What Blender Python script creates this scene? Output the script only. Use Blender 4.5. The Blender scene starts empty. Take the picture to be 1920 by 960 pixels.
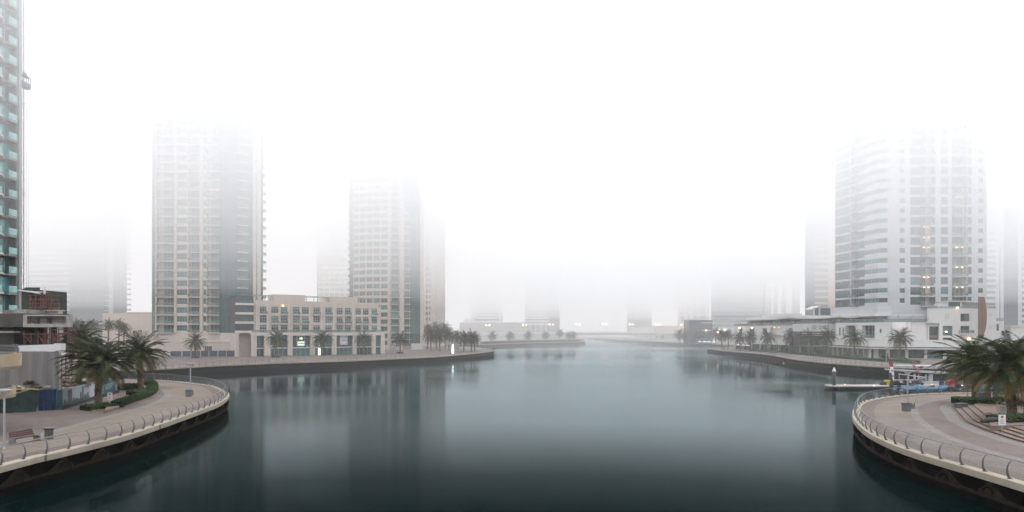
import bpy, math, random
from mathutils import Vector, Matrix
R = math.radians
F = 1280.0; CH = 11.1; GZ = 2.1          # focal length in photo pixels, eye height over the water, promenade level
C = bpy.context.scene.collection
sc = bpy.context.scene
# ---------------------------------------------------------------- camera, world, sun, exposure
cam = bpy.data.cameras.new('camera'); co = bpy.data.objects.new('camera', cam); C.objects.link(co)
co.location = (0, 0, CH); co.rotation_euler = (R(90), 0, 0)
cam.sensor_width = 36; cam.lens = 24; cam.shift_y = 140/1920; cam.clip_start = .5; cam.clip_end = 6000; sc.camera = co
w = bpy.data.worlds.new('World'); sc.world = w; w.use_nodes = True; nt = w.node_tree; bg = nt.nodes['Background']
sky = nt.nodes.new('ShaderNodeTexSky'); sky.sky_type = 'NISHITA'; sky.sun_disc = False
sky.sun_elevation = R(60); sky.sun_rotation = R(20); sky.dust_density = 4
hs = nt.nodes.new('ShaderNodeHueSaturation'); hs.inputs['Saturation'].default_value = .42
nt.links.new(sky.outputs[0], hs.inputs['Color']); nt.links.new(hs.outputs[0], bg.inputs[0]); bg.inputs[1].default_value = .1
sl = bpy.data.lights.new('sun', 'SUN'); sl.energy = 1.5; sl.angle = R(60); sl.color = (1, .985, .965)
so = bpy.data.objects.new('sun', sl); C.objects.link(so); so.rotation_euler = (R(30), 0, R(-20))
sc.view_settings.view_transform = 'Standard'; sc.view_settings.look = 'None'
sc.view_settings.exposure = 1.74; sc.view_settings.gamma = 1
cy = sc.cycles; cy.use_denoising = True; cy.max_bounces = 12; cy.volume_bounces = 7; cy.diffuse_bounces = 2
cy.glossy_bounces = 3; cy.transparent_max_bounces = 16; cy.use_adaptive_sampling = True; cy.adaptive_threshold = .02
cy.caustics_reflective = False; cy.caustics_refractive = False

# ---------------------------------------------------------------- helpers
def X(px, d): return (px-960)*d/F
def Z(py, d): return CH-(py-620)*d/F
def DG(py, z=GZ): return F*(CH-z)/(py-620)
def gp(px, py, z=GZ):
    d = DG(py, z); return (X(px, d), d)

class MB:
    def __init__(s): s.v = []; s.f = []; s.m = []; s.mats = []; s.sm = []
    def mi(s, m):
        if m not in s.mats: s.mats.append(m)
        return s.mats.index(m)
    def add(s, vs, fs, m, smooth=False):
        b = len(s.v); s.v += [tuple(p) for p in vs]; i = s.mi(m)
        for f in fs: s.f.append(tuple(b+k for k in f)); s.m.append(i); s.sm.append(smooth)
    def box(s, x0, x1, y0, y1, z0, z1, m, M=None):
        vs = [(x, y, z) for x in (x0, x1) for y in (y0, y1) for z in (z0, z1)]
        if M is not None: vs = [M @ Vector(p) for p in vs]
        s.add(vs, [(0,1,3,2),(4,6,7,5),(0,4,5,1),(2,3,7,6),(0,2,6,4),(1,5,7,3)], m)
    def hexa(s, p, m):   # 8 points: bottom 4, top 4
        s.add(p, [(3,2,1,0),(4,5,6,7),(0,1,5,4),(1,2,6,5),(2,3,7,6),(3,0,4,7)], m)
    def prism(s, pts, z0, z1, m):
        n = len(pts); vs = [(x, y, z0) for x, y in pts]+[(x, y, z1) for x, y in pts]
        s.add(vs, [tuple(range(n))[::-1], tuple(range(n, 2*n))]+[(i, (i+1) % n, n+(i+1) % n, n+i) for i in range(n)], m)
    def tube(s, pts, r, m, n=6, closed=False, cap=True):
        pts = [Vector(p) for p in pts]; N = len(pts); rs = r if isinstance(r, (list, tuple)) else [r]*N
        vs = []; 
        for i, p in enumerate(pts):
            if closed: t = pts[(i+1) % N]-pts[i-1]
            else: t = pts[min(i+1, N-1)]-pts[max(i-1, 0)]
            t.normalize(); a = Vector((0, 0, 1)) if abs(t.z) < .95 else Vector((1, 0, 0))
            u = t.cross(a).normalized(); w_ = t.cross(u)
            for k in range(n):
                q = 2*math.pi*k/n; vs.append(p+(u*math.cos(q)+w_*math.sin(q))*rs[i])
        fs = [(i*n+k, i*n+(k+1) % n, ((i+1) % N)*n+(k+1) % n, ((i+1) % N)*n+k) for i in range(N if closed else N-1) for k in range(n)]
        if cap and not closed: fs += [tuple(range(n))[::-1], tuple(range((N-1)*n, N*n))]
        s.add(vs, fs, m, n > 5)
    def lathe(s, prof, m, n=12, c=(0, 0, 0), smooth=True):
        vs = [(c[0]+r*math.cos(2*math.pi*k/n), c[1]+r*math.sin(2*math.pi*k/n), c[2]+z) for r, z in prof for k in range(n)]
        N = len(prof)
        fs = [(i*n+k, i*n+(k+1) % n, (i+1)*n+(k+1) % n, (i+1)*n+k) for i in range(N-1) for k in range(n)]
        fs += [tuple(range(n))[::-1], tuple(range((N-1)*n, N*n))]
        s.add(vs, fs, m, smooth)
    def merge(s, o, M):
        b = len(s.v); s.v += [tuple(M @ Vector(p)) for p in o.v]; mp = [s.mi(m) for m in o.mats]
        s.f += [tuple(b+k for k in f) for f in o.f]; s.m += [mp[i] for i in o.m]; s.sm += o.sm
    def mesh(s, name):
        me = bpy.data.meshes.new(name); me.from_pydata(s.v, [], s.f)
        for m in s.mats: me.materials.append(m)
        me.polygons.foreach_set('material_index', s.m); me.polygons.foreach_set('use_smooth', s.sm); me.update()
        return me
    def obj(s, name, parent=None, loc=(0, 0, 0), rz=0, me=None):
        o = bpy.data.objects.new(name, me or s.mesh(name)); C.objects.link(o)
        o.location = loc; o.rotation_euler = (0, 0, rz)
        if parent: o.parent = parent
        return o
def tag(o, label=None, cat=None, group=None, kind=None):
    if label: o['label'] = label
    if cat: o['category'] = cat
    if group: o['group'] = group
    if kind: o['kind'] = kind
    return o
def empty(name, loc, rz=0, label=None, cat=None, group=None):
    o = bpy.data.objects.new(name, None); C.objects.link(o); o.location = loc; o.rotation_euler = (0, 0, rz)
    return tag(o, label, cat, group)
def copy_tree(o, parent=None):
    c = o.copy(); C.objects.link(c); c.parent = parent
    for ch in list(o.children): copy_tree(ch, c)
    return c
def TM(x, y, z, rz): return Matrix.Translation((x, y, z)) @ Matrix.Rotation(rz, 4, 'Z')

class Parts:   # repeated parts of one thing: the first 100 of a name are parts, the rest one part
    def __init__(s, root): s.root = root; s.items = {}
    def add(s, name, mb, x, y, z, rz, kids=()): s.items.setdefault(name, []).append((mb, x, y, z, rz, kids))
    def flush(s, lim=100):
        cache = {}
        for name, L in s.items.items():
            L.sort(key=lambda t: t[3])
            for mb, x, y, z, rz, kids in L[:lim]:
                me = cache.get(id(mb)) or cache.setdefault(id(mb), mb.mesh(name))
                o = mb.obj(name, s.root, (x, y, z), rz, me)
                for kn, kmb in kids:
                    km = cache.get(id(kmb)) or cache.setdefault(id(kmb), kmb.mesh(kn))
                    kmb.obj(kn, o, (0, 0, 0), 0, km)
            if len(L) > lim:
                g = MB()
                for mb, x, y, z, rz, kids in L[lim:]:
                    M = TM(x, y, z, rz); g.merge(mb, M)
                    for kn, kmb in kids: g.merge(kmb, M)
                g.obj(name, s.root)['kind'] = 'stuff'

# ---------------------------------------------------------------- materials
def new_mat(name):
    m = bpy.data.materials.new(name); m.use_nodes = True; n = m.node_tree
    return m, n, n.nodes['Principled BSDF']
def pm(name, col, rough=.7, var=.12, scale=1.5, metal=0, bump=0, streak=False, spec=.5, rnd=0, detail=5):
    m, n, b = new_mat(name); L = n.links
    tc = n.nodes.new('ShaderNodeTexCoord'); mp = n.nodes.new('ShaderNodeMapping'); no = n.nodes.new('ShaderNodeTexNoise')
    mp.inputs['Scale'].default_value = (scale*(3 if streak else 1), scale*(3 if streak else 1), scale*(.25 if streak else 1))
    no.inputs['Scale'].default_value = 1; no.inputs['Detail'].default_value = detail
    L.new(tc.outputs['Object'], mp.inputs[0]); L.new(mp.outputs[0], no.inputs['Vector'])
    rp = n.nodes.new('ShaderNodeValToRGB'); e = rp.color_ramp.elements
    e[0].position = .3; e[1].position = .7
    e[0].color = (*[c*(1-var) for c in col], 1); e[1].color = (*[min(1, c*(1+var)) for c in col], 1)
    L.new(no.outputs['Fac'], rp.inputs[0]); out = rp.outputs[0]
    if rnd:
        oi = n.nodes.new('ShaderNodeObjectInfo'); h = n.nodes.new('ShaderNodeHueSaturation')
        mr = n.nodes.new('ShaderNodeFloatCurve'); cm = mr.mapping.curves[0]; cm.points[0].location = (0, (1-rnd)/4); cm.points[1].location = (1, .95); cm.points.new(.8, (1+rnd)/4); mr.mapping.update()
        mm = n.nodes.new('ShaderNodeMath'); mm.operation = 'MULTIPLY'; mm.inputs[1].default_value = 4
        L.new(oi.outputs['Random'], mr.inputs['Value']); L.new(mr.outputs[0], mm.inputs[0]); L.new(mm.outputs[0], h.inputs['Value']); L.new(out, h.inputs['Color']); out = h.outputs[0]
    L.new(out, b.inputs['Base Color'])
    b.inputs['Roughness'].default_value = rough; b.inputs['Metallic'].default_value = metal
    b.inputs['Specular IOR Level'].default_value = spec
    if bump:
        bp = n.nodes.new('ShaderNodeBump'); bp.inputs['Strength'].default_value = bump; bp.inputs['Distance'].default_value = .03
        n2 = n.nodes.new('ShaderNodeTexNoise'); n2.inputs['Scale'].default_value = 12; L.new(tc.outputs['Object'], n2.inputs['Vector'])
        L.new(n2.outputs['Fac'], bp.inputs['Height']); L.new(bp.outputs[0], b.inputs['Normal'])
    return m
def tiles(name, c1, c2, mortar, size=(.4, .2), vertical=False, rough=.75, var=.3, mort=.012, offset=.5, blotch=.25):
    m, n, b = new_mat(name); L = n.links
    tc = n.nodes.new('ShaderNodeTexCoord'); src = tc.outputs['Object']
    if vertical:
        sx = n.nodes.new('ShaderNodeSeparateXYZ'); cx = n.nodes.new('ShaderNodeCombineXYZ'); ad = n.nodes.new('ShaderNodeMath')
        L.new(src, sx.inputs[0]); L.new(sx.outputs[0], ad.inputs[0]); L.new(sx.outputs[1], ad.inputs[1])
        L.new(ad.outputs[0], cx.inputs[0]); L.new(sx.outputs[2], cx.inputs[1]); src = cx.outputs[0]
    br = n.nodes.new('ShaderNodeTexBrick'); L.new(src, br.inputs['Vector']); br.offset = offset
    br.inputs['Color1'].default_value = (*c1, 1); br.inputs['Color2'].default_value = (*c2, 1); br.inputs['Mortar'].default_value = (*mortar, 1)
    br.inputs['Scale'].default_value = 1; br.inputs['Mortar Size'].default_value = mort
    br.inputs['Brick Width'].default_value = size[0]; br.inputs['Row Height'].default_value = size[1]
    no = n.nodes.new('ShaderNodeTexNoise'); no.inputs['Scale'].default_value = .35; no.inputs['Detail'].default_value = 8
    L.new(tc.outputs['Object'], no.inputs['Vector'])
    mr = n.nodes.new('ShaderNodeMapRange'); mr.inputs[1].default_value = .3; mr.inputs[2].default_value = .7
    mr.inputs[3].default_value = 1-blotch; mr.inputs[4].default_value = 1+blotch
    nf_ = n.nodes.new('ShaderNodeTexNoise'); nf_.inputs['Scale'].default_value = 2.3; nf_.inputs['Detail'].default_value = 10; nf_.inputs['Roughness'].default_value = .7; L.new(tc.outputs['Object'], nf_.inputs['Vector'])
    av = n.nodes.new('ShaderNodeMath'); av.operation = 'MULTIPLY_ADD'; av.inputs[1].default_value = .45; L.new(nf_.outputs['Fac'], av.inputs[0])
    sc_ = n.nodes.new('ShaderNodeMath'); sc_.operation = 'MULTIPLY'; sc_.inputs[1].default_value = .55; L.new(no.outputs['Fac'], sc_.inputs[0]); L.new(sc_.outputs[0], av.inputs[2])
    mr.inputs[1].default_value = .38; mr.inputs[2].default_value = .62; L.new(av.outputs[0], mr.inputs[0])
    mx = n.nodes.new('ShaderNodeHueSaturation'); L.new(br.outputs['Color'], mx.inputs['Color']); L.new(mr.outputs[0], mx.inputs['Value'])
    L.new(mx.outputs[0], b.inputs['Base Color']); b.inputs['Roughness'].default_value = rough
    return m
def emit(name, col, s):
    m, n, b = new_mat(name); b.inputs['Base Color'].default_value = (*col, 1)
    b.inputs['Emission Color'].default_value = (*col, 1); b.inputs['Emission Strength'].default_value = s
    return m
def glass(name, col, rough=.06, rnd=.35, scale=.6):
    return pm(name, col, rough, .3, scale, rnd=rnd, spec=.8)
M_water = None
M_pink = tiles('pink_paving', (0.106,0.081,0.073), (0.131,0.101,0.089), (0.078,0.064,0.056), (.6,.3), blotch=.2)
M_sand = tiles('sand_paving', (0.145,0.117,0.092), (0.167,0.137,0.106), (0.112,0.092,0.073), (.4,.2), blotch=.16)
M_greyp = tiles('grey_paving', (0.126,0.109,0.095), (0.155,0.132,0.116), (0.086,0.075,0.066), (.3,.15), blotch=.2)
M_brownp = tiles('brown_paving', (0.097,0.072,0.060), (0.121,0.090,0.076), (0.068,0.053,0.045), (.3,.15), blotch=.2)
M_stripe = tiles('light_paving', (0.150,0.140,0.131), (0.178,0.167,0.157), (0.112,0.106,0.097), (.3,.3), blotch=.15)
M_coping = tiles('stone_coping', (0.320,0.276,0.216), (0.368,0.320,0.256), (0.128,0.104,0.080), (4.2, 9), False, mort=.02, offset=0, blotch=.14)
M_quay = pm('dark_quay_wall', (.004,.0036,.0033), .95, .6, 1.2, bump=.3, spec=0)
M_relief = pm('brown_relief', (.014,.010,.006), .9, .6, 1.5, spec=.1)
M_steel = pm('grey_rail_steel', (.20,.205,.215), .45, .12, 2, metal=.3)
M_steel_d = pm('dark_rail_steel', (.11,.12,.13), .5, .12, 2, metal=.2)
M_lamp = pm('lamp_grey', (.28,.29,.30), .5, .08, 2)
M_frost = pm('frosted_lamp_glass', (.62,.63,.64), .3, .05, 2)
M_beige = tiles('beige_cladding', (.50,.44,.385), (.53,.465,.41), (.41,.36,.315), (1.2,.84), True, .7, mort=.01, offset=0, blotch=.07)
M_beige2 = pm('beige_render', (.53,.465,.41), .8, .05, .5, streak=True)
M_slab = pm('pale_slab', (.60,.55,.50), .75, .08, .6)
M_white = tiles('white_panel', (.43,.455,.475), (.47,.49,.505), (.28,.30,.32), (1.6,1.1), True, .5, mort=.018, offset=0, blotch=.05)
M_whiter = pm('white_render', (.55,.545,.535), .75, .03, .3, streak=True)
M_grille = pm('grey_metal_frame', (.33,.35,.35), .5, .1, 2)
M_wframe = pm('white_window_frame', (.5,.5,.49), .5, .05, 2)
M_dframe = pm('dark_window_frame', (.05,.07,.07), .4, .1, 2)
M_gl = glass('green_window_glass', (.02,.085,.08))
M_gl2 = glass('grey_window_glass', (.022,.058,.060))
M_glg = pm('green_curtain_glass', (.013,.068,.065), .12, .35, .25, spec=.8)
M_glb = pm('blue_curtain_glass', (.05,.085,.095), .15, .25, .2, spec=.8)
M_glw = glass('pale_grey_blue_glass', (.03,.08,.085), .12)
M_bal = pm('balustrade_glass', (.15,.20,.195), .12, .15, 1, spec=.7)
M_bal.node_tree.nodes['Principled BSDF'].inputs['Alpha'].default_value = .4
M_teal = pm('teal_balustrade_glass', (.28,.50,.47), .12, .25, .5, spec=.7)
M_tealw = pm('teal_window_glass', (.05,.22,.24), .08, .4, .5, spec=.8, rnd=.3)
M_conc = pm('raw_concrete', (.17,.165,.16), .9, .22, .6, streak=True, bump=.2)
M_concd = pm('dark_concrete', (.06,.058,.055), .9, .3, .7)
M_concl = pm('light_concrete', (.30,.29,.27), .9, .22, 1.3)
M_pwhite = pm('white_board', (.62,.62,.62), .7, .06, .6)
M_rust = pm('rust_scaffold', (.15,.055,.04), .7, .3, 3)
M_net = pm('green_debris_net', (.035,.048,.042), .9, .3, 2)
M_dnet = pm('dark_green_sheet', (.012,.03,.028), .9, .4, 1.5)
M_blue = pm('blue_tarp', (.012,.03,.09), .6, .4, 2, bump=.3)
M_orange = pm('orange_mast', (.33,.17,.12), .6, .2, 2)
M_leaf = pm('palm_leaf', (.052,.066,.028), .7, .5, 1.3, spec=.15)
M_leafo = pm('old_palm_leaf', (.16,.105,.04), .7, .4, 2, spec=.2)
M_trunk = pm('palm_trunk', (.13,.095,.07), .95, .5, 5, bump=.5)
M_hedge = pm('hedge_leaf', (.035,.062,.018), .7, .5, 5, spec=.3)
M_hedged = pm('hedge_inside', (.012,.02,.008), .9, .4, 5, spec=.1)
M_soil = pm('soil', (.05,.035,.025), .95, .3, 3)
M_maroon = pm('maroon_wood', (.05,.012,.008), .5, .3, 4)
M_bin = pm('bin_grey', (.14,.145,.15), .6, .15, 3)
M_black = pm('black_plastic', (.012,.012,.013), .45, .3, 3)
M_navy = pm('navy_site_board', (.03,.045,.075), .7, .25, .5)
M_cloth = pm('white_cloth', (.68,.70,.75), .8, .05, 3)
M_ston = pm('pink_step_stone', (.17,.125,.105), .8, .2, 1.2)
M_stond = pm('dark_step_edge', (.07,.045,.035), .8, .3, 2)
M_brown = pm('brown_rusted_steel', (.15,.075,.055), .65, .22, 1.3, streak=True)
M_wood = pm('brown_wood_band', (.17,.07,.045), .6, .2, 1)
M_yel = pm('yellow_plastic', (.62,.45,.07), .5, .08, 2)
M_red = pm('red_fabric', (.26,.025,.025), .6, .15, 2)
M_lifeb = pm('orange_lifebuoy', (.40,.08,.04), .55, .1, 3)
M_sky = pm('sky_blue_rubber', (.035,.16,.27), .4, .1, 2)
M_bluep = pm('blue_barrel_plastic', (.03,.09,.2), .5, .1, 2)
M_deck = pm('pontoon_deck', (.32,.29,.28), .8, .15, 2)
M_boat = pm('white_gelcoat', (.46,.46,.47), .3, .05, 1)
M_warm = emit('warm_lamp_light', (1, .60, .30), 4.5)
M_lampfar = emit('sodium_lamp_light', (1, .50, .2), 15)
M_warms = emit('warm_ceiling_light', (1, .66, .36), .5)
M_cool = emit('cool_lamp_light', (.85, .95, 1), 1.6)
M_signw = emit('sign_white_light', (1, .93, 1), .35)
M_signg = emit('sign_green_light', (.45, .95, .3), .22)
M_rock = pm('limestone', (.30,.28,.24), .9, .2, 1)

# ---------------------------------------------------------------- edge paths
def smooth(pts, n=8):
    out = []; P = [pts[0]]+pts+[pts[-1]]
    for i in range(1, len(P)-2):
        a, b, c, d = [Vector(p) for p in P[i-1:i+3]]
        for k in range(n):
            t = k/n; out.append(.5*((2*b)+(c-a)*t+(2*a-5*b+4*c-d)*t*t+(3*b-a-3*c+d)*t**3))
    out.append(Vector(P[-1])); return out
class Path:
    def __init__(s, pts, n=8, side=1):
        s.p = smooth([tuple(p) for p in pts], n); s.side = side; s.u = [0]
        for a, b in zip(s.p, s.p[1:]): s.u.append(s.u[-1]+(b-a).length)
        s.L = s.u[-1]
    def at(s, u):
        u = max(0, min(s.L, u)); lo, hi = 0, len(s.u)-1
        while hi-lo > 1:
            m = (lo+hi)//2
            if s.u[m] <= u: lo = m
            else: hi = m
        t = (u-s.u[lo])/max(1e-6, s.u[hi]-s.u[lo]); return s.p[lo].lerp(s.p[hi], t)
    def tan(s, u): return (s.at(u+.6)-s.at(u-.6)).normalized()
    def P(s, u, off=0):
        t = s.tan(u); return s.at(u)+Vector((t.y, -t.x))*(off*s.side)
    def near(s, x, y): return min(range(len(s.p)), key=lambda i: (s.p[i]-Vector((x, y))).length)
def sweep(mb, path, prof, m, u0=0, u1=None, step=1.5, closed=True):
    u1 = path.L if u1 is None else u1; n = max(2, int((u1-u0)/step)); k = len(prof); vs = []
    for i in range(n+1):
        u = u0+(u1-u0)*i/n
        for off, z in prof: q = path.P(u, off); vs.append((q.x, q.y, z))
    fs = [(i*k+j, (i+1)*k+j, (i+1)*k+(j+1) % k, i*k+(j+1) % k) for i in range(n) for j in range(k if closed else k-1)]
    if closed: fs += [tuple(range(k)), tuple(range(n*k, n*k+k))[::-1]]
    mb.add(vs, fs, m)
LP = [(-33.6,-40),(-34,10),(-34,45.4),(-33.6,50.7),(-33.2,57.9),(-33.9,65.8),(-35.3,77.3),(-36.8,86),(-40.4,97),(-46,107),(-50.5,113),(-61,122),(-70,126.5),
      (-80,129),(-90,135),(-96,145),(-93,154),(-85,162),(-78.8,177),(-73,186),(-65,195),(-50,207.6),(-38,224),(-28,238),(-18,266),(-10.5,295),(-8.5,318),(-13,345),(-24,375),(-40,405),(-52,425),(-50,440),
      (-22,452),(10,505),(40,545),(58,566),(61,582),(50,600),(20,630),(-20,650),(-60,665),(-62,720),(-30,735),(20,745),(62,758),(80,775),(84,800),(80,900)]
RP = [(30,-40),(30,10),(30,40),(29.8,49),(30.2,54),(31.7,60.6),(34.8,69),(38.6,76.8),(43.5,85),(49,91),(55,95.5),(62,98.3),(75,100),(110,101),(160,101)]
RQ = [(190,150),(150,158),(123,163.5),(101,168),(93.5,177),(91,189),(89.8,201),(91.5,222),(96,247),(98.5,265),(99,282),(97.5,300),(97,318),(99.5,338),(101,352),(105,362),(118,372),
      (135,400),(142,430),(137,470),(128,530),(116,620),(106,720),(100,900)]
PL = Path(LP, side=1); PR = Path(RP, side=-1); PQ = Path(RQ, side=-1)

# ---------------------------------------------------------------- the setting: ground, water
def land(name, path, close, m, z=GZ):
    pts = [(p.x, p.y) for p in path.p]+close; mb = MB()
    mb.add([(x, y, z) for x, y in pts], [tuple(range(len(pts)))], m); o = mb.obj(name); o['kind'] = 'structure'; return o
land('promenade', PL, [(-1500,900),(-1500,-40)], M_pink)
land('promenade', PR, [(160,-40)], M_pink)
land('promenade', PQ, [(1500,900),(1500,150)], M_greyp)
far = MB(); far.add([(-1500,900,GZ),(1500,900,GZ),(1500,2200,GZ),(-1500,2200,GZ)], [(0,1,2,3)], M_greyp); far.obj('ground')['kind'] = 'structure'
def water_mat():
    m, n, b = new_mat('water'); L = n.links
    out = n.nodes['Material Output']; n.nodes.remove(b)
    tc = n.nodes.new('ShaderNodeTexCoord')
    no = n.nodes.new('ShaderNodeTexNoise'); no.inputs['Scale'].default_value = .9; no.inputs['Detail'].default_value = 3
    mp = n.nodes.new('ShaderNodeMapping'); mp.inputs['Scale'].default_value = (1, .6, 1)
    L.new(tc.outputs['Object'], mp.inputs[0]); L.new(mp.outputs[0], no.inputs['Vector'])
    bp = n.nodes.new('ShaderNodeBump'); bp.inputs['Strength'].default_value = .12; bp.inputs['Distance'].default_value = .05
    L.new(no.outputs['Fac'], bp.inputs['Height'])
    n2 = n.nodes.new('ShaderNodeTexNoise'); n2.inputs['Scale'].default_value = .012; n2.inputs['Detail'].default_value = 3
    n2.inputs['Distortion'].default_value = .6; m2 = n.nodes.new('ShaderNodeMapping'); m2.inputs['Scale'].default_value = (.6, 1.6, 1)
    L.new(tc.outputs['Object'], m2.inputs[0]); L.new(m2.outputs[0], n2.inputs['Vector'])
    rr = n.nodes.new('ShaderNodeMapRange'); rr.inputs[1].default_value = .42; rr.inputs[2].default_value = .6
    rr.inputs[3].default_value = .05; rr.inputs[4].default_value = .16; L.new(n2.outputs['Fac'], rr.inputs[0])
    gl = n.nodes.new('ShaderNodeBsdfGlossy'); gl.inputs['Color'].default_value = (.80, .94, .985, 1)
    L.new(rr.outputs[0], gl.inputs['Roughness']); L.new(bp.outputs[0], gl.inputs['Normal'])
    df = n.nodes.new('ShaderNodeBsdfDiffuse'); df.inputs['Color'].default_value = (.0002, .0046, .0038, 1)
    fr = n.nodes.new('ShaderNodeFresnel'); fr.inputs['IOR'].default_value = 1.33
    # a polarising filter on the lens cuts the reflection faster with the angle than bare water would
    pw = n.nodes.new('ShaderNodeValToRGB'); cr = pw.color_ramp
    L_ = [(0.0201, 0.008), (0.0864, 0.008), (0.1592, 0.012), (0.2176, 0.010), (0.2865, 0.050), (0.354, 0.155), (0.4438, 0.33), (0.5527, 0.42), (0.6764, 0.47), (0.8036, 0.55), (0.9989, 0.75)]
    cr.elements[0].position = L_[0][0]; cr.elements[0].color = (L_[0][1],)*3+(1,); cr.elements[1].position = L_[-1][0]; cr.elements[1].color = (L_[-1][1],)*3+(1,)
    for p_, v_ in L_[1:-1]: e_ = cr.elements.new(p_); e_.color = (v_,)*3+(1,)
    L.new(fr.outputs[0], pw.inputs[0])
    mx = n.nodes.new('ShaderNodeMixShader'); L.new(pw.outputs[0], mx.inputs[0]); L.new(df.outputs[0], mx.inputs[1]); L.new(gl.outputs[0], mx.inputs[2])
    L.new(mx.outputs[0], out.inputs['Surface']); return m
wm = MB(); wm.add([(-1500,-200,0),(1500,-200,0),(1500,2200,0),(-1500,2200,0)], [(0,1,2,3)], water_mat()); wm.obj('water')['kind'] = 'structure'

def band(path, o0, o1, m, u0, u1, dz, name='paving'):
    mb = MB(); sweep(mb, path, [(o0, GZ+dz), (o1, GZ+dz)], m, u0, u1, 1.5, False); o = mb.obj(name); o['kind'] = 'structure'
uL = PL.u[PL.near(-70,126.5)]; uL2 = PL.u[PL.near(-85,162)]; uL3 = PL.u[PL.near(-24,375)]
band(PL, -.5, -1.9, M_brownp, 0, uL, .004); band(PL, -1.9, -7.2, M_sand, 0, uL, .004); band(PL, -7.2, -8.1, M_stripe, 0, uL, .004)
band(PL, -.5, -7, M_sand, uL2, uL3, .004)
uR = PR.u[PR.near(75,100)]; uRa = PR.u[PR.near(38.6,76.8)]
band(PR, -.5, -1.9, M_brownp, 0, PR.L, .004); band(PR, -1.9, -5.4, M_greyp, 0, uRa-2, .004); band(PR, -1.9, -5.4, M_sand, uRa-2, PR.L, .004)
band(PR, -5.4, -6.2, M_stripe, 0, PR.L, .004)

# ---------------------------------------------------------------- quay walls and railings
def quay(path, u0, u1, label, reliefs=True, step=1.5):
    r = empty('quay_wall', (0, 0, 0), label=label, cat='quay wall')
    a = MB(); sweep(a, path, [(-.5, GZ+.05), (.2, GZ+.05), (.23, GZ+.02), (.23, GZ-.4), (.12, GZ-.42), (-.5, GZ-.42)], M_coping, u0, u1, step); a.obj('coping', r)
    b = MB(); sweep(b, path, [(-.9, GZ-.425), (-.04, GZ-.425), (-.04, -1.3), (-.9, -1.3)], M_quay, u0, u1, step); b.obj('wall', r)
    if reliefs:
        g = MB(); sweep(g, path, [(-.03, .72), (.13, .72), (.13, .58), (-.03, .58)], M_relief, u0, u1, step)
        n = int((u1-u0)/4.2); prof = [(.0,.0),(.6,.06),(1.2,.2),(1.7,.4),(2.1,.6),(2.4,.74),(2.75,.82),(3.1,.78),(3.35,.64),(3.5,.5),(3.5,.78),(3.95,.78),(3.95,.0)]
        for i in range(n):
            ub = u0+i*4.2+.1; vs = []
            K = 14
            for k in range(K+1):
                t = 3.9*k/K; hgt = .03+.8*math.exp(-((t-2.85)/.95)**2)*(1 if t < 3.3 else .8)
                q0 = path.P(ub+t, -.03); q1 = path.P(ub+t, .10 if k % 14 else .06)
                vs += [(q1.x, q1.y, .725), (q1.x, q1.y, .725+hgt), (q0.x, q0.y, .725+hgt+.03)]
            fs = []
            for k in range(K): b0 = k*3; fs += [(b0, b0+3, b0+4, b0+1), (b0+1, b0+4, b0+5, b0+2)]
            g.add(vs, fs, M_relief)
            c = []
            for k in range(9):     # the dark scroll eye standing on each relief
                a_ = math.pi*k/8; q = path.P(ub+2.9-.42*math.cos(a_), .13); c.append((q.x, q.y, .95+.34*math.sin(a_)))
            g.tube(c, .05, M_quay, 5)
        g.obj('relief_frieze', r)
    return r
def railing(path, u0, u1, label, sp=2.1, r_=.035, cable=7, cr=.013, inset=-.12):
    root = empty('promenade_railing', (0, 0, 0), label=label, cat='railing')
    prof = [(0,.0,.16),(.09,.18,.13),(.15,.4,.10),(.155,.62,.08),(.10,.84,.06),(-.02,1.02,.05),(-.16,1.13,.045)]   # bulge, height, depth
    pb = MB(); vs = []
    for o, z, dp in prof:
        for sx, sy in ((-.035,-.5),(.035,-.5),(.035,.5),(-.035,.5)): vs.append((sx, o+sy*dp, z))
    k = 4; fs = [(i*k+j, i*k+(j+1) % k, (i+1)*k+(j+1) % k, (i+1)*k+j) for i in range(len(prof)-1) for j in range(k)]+[(3,2,1,0), tuple(range(24, 28))]
    pb.add(vs, fs, M_steel_d); pb.box(-.09, .09, -.13, .15, 0, .03, M_steel_d)
    ps = Parts(root); n = int((u1-u0)/sp)
    for i in range(n+1):
        u = u0+i*sp; q = path.P(u, inset); t = path.tan(u); ou = Vector((t.y, -t.x))*path.side
        ps.add('post', pb, q.x, q.y, GZ+.05, math.atan2(ou.y, ou.x)-math.pi/2)
    for L in ps.items.values():       # keep the posts nearest the camera as parts
        L.sort(key=lambda t: math.hypot(t[1], t[2]))
        for i_, t in enumerate(L): L[i_] = t[:3]+(t[3]+i_*1e-7,)+t[4:]
    ps.flush()
    def line(off, z, r, name, mat, mb=None):
        mb = mb or MB(); m = max(2, int((u1-u0)/1.05)); pts = []
        for i in range(m+1): q = path.P(u0+(n*sp)*i/m, inset+off); pts.append((q.x, q.y, GZ+.05+z))
        mb.tube(pts, r, mat, 5); return mb
    line(-.17, 1.14, r_, 'handrail', M_steel).obj('handrail', root)
    cab = MB()
    for i in range(cable):
        z = .12+.14*i; o = [p for p in prof]; 
        for a, b in zip(prof, prof[1:]):
            if a[1] <= z <= b[1]: off = a[0]+(b[0]-a[0])*(z-a[1])/(b[1]-a[1])
        line(off+.02, z, cr, '', M_steel, cab)
    cab.obj('cable_infill', root)
    return root
quay(PL, 0, uL2, 'stone coped quay wall with brown wave reliefs under the near left promenade')
quay(PL, uL2, uL3, 'pale coped quay wall along the left far bank under the arcaded shops', step=3)
quay(PL, uL3, PL.L, 'hazy plain quay wall of the distant planted peninsula before the bridge', False, 5)
quay(PR, 0, PR.L, 'stone coped quay wall curving round the near right promenade')
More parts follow.
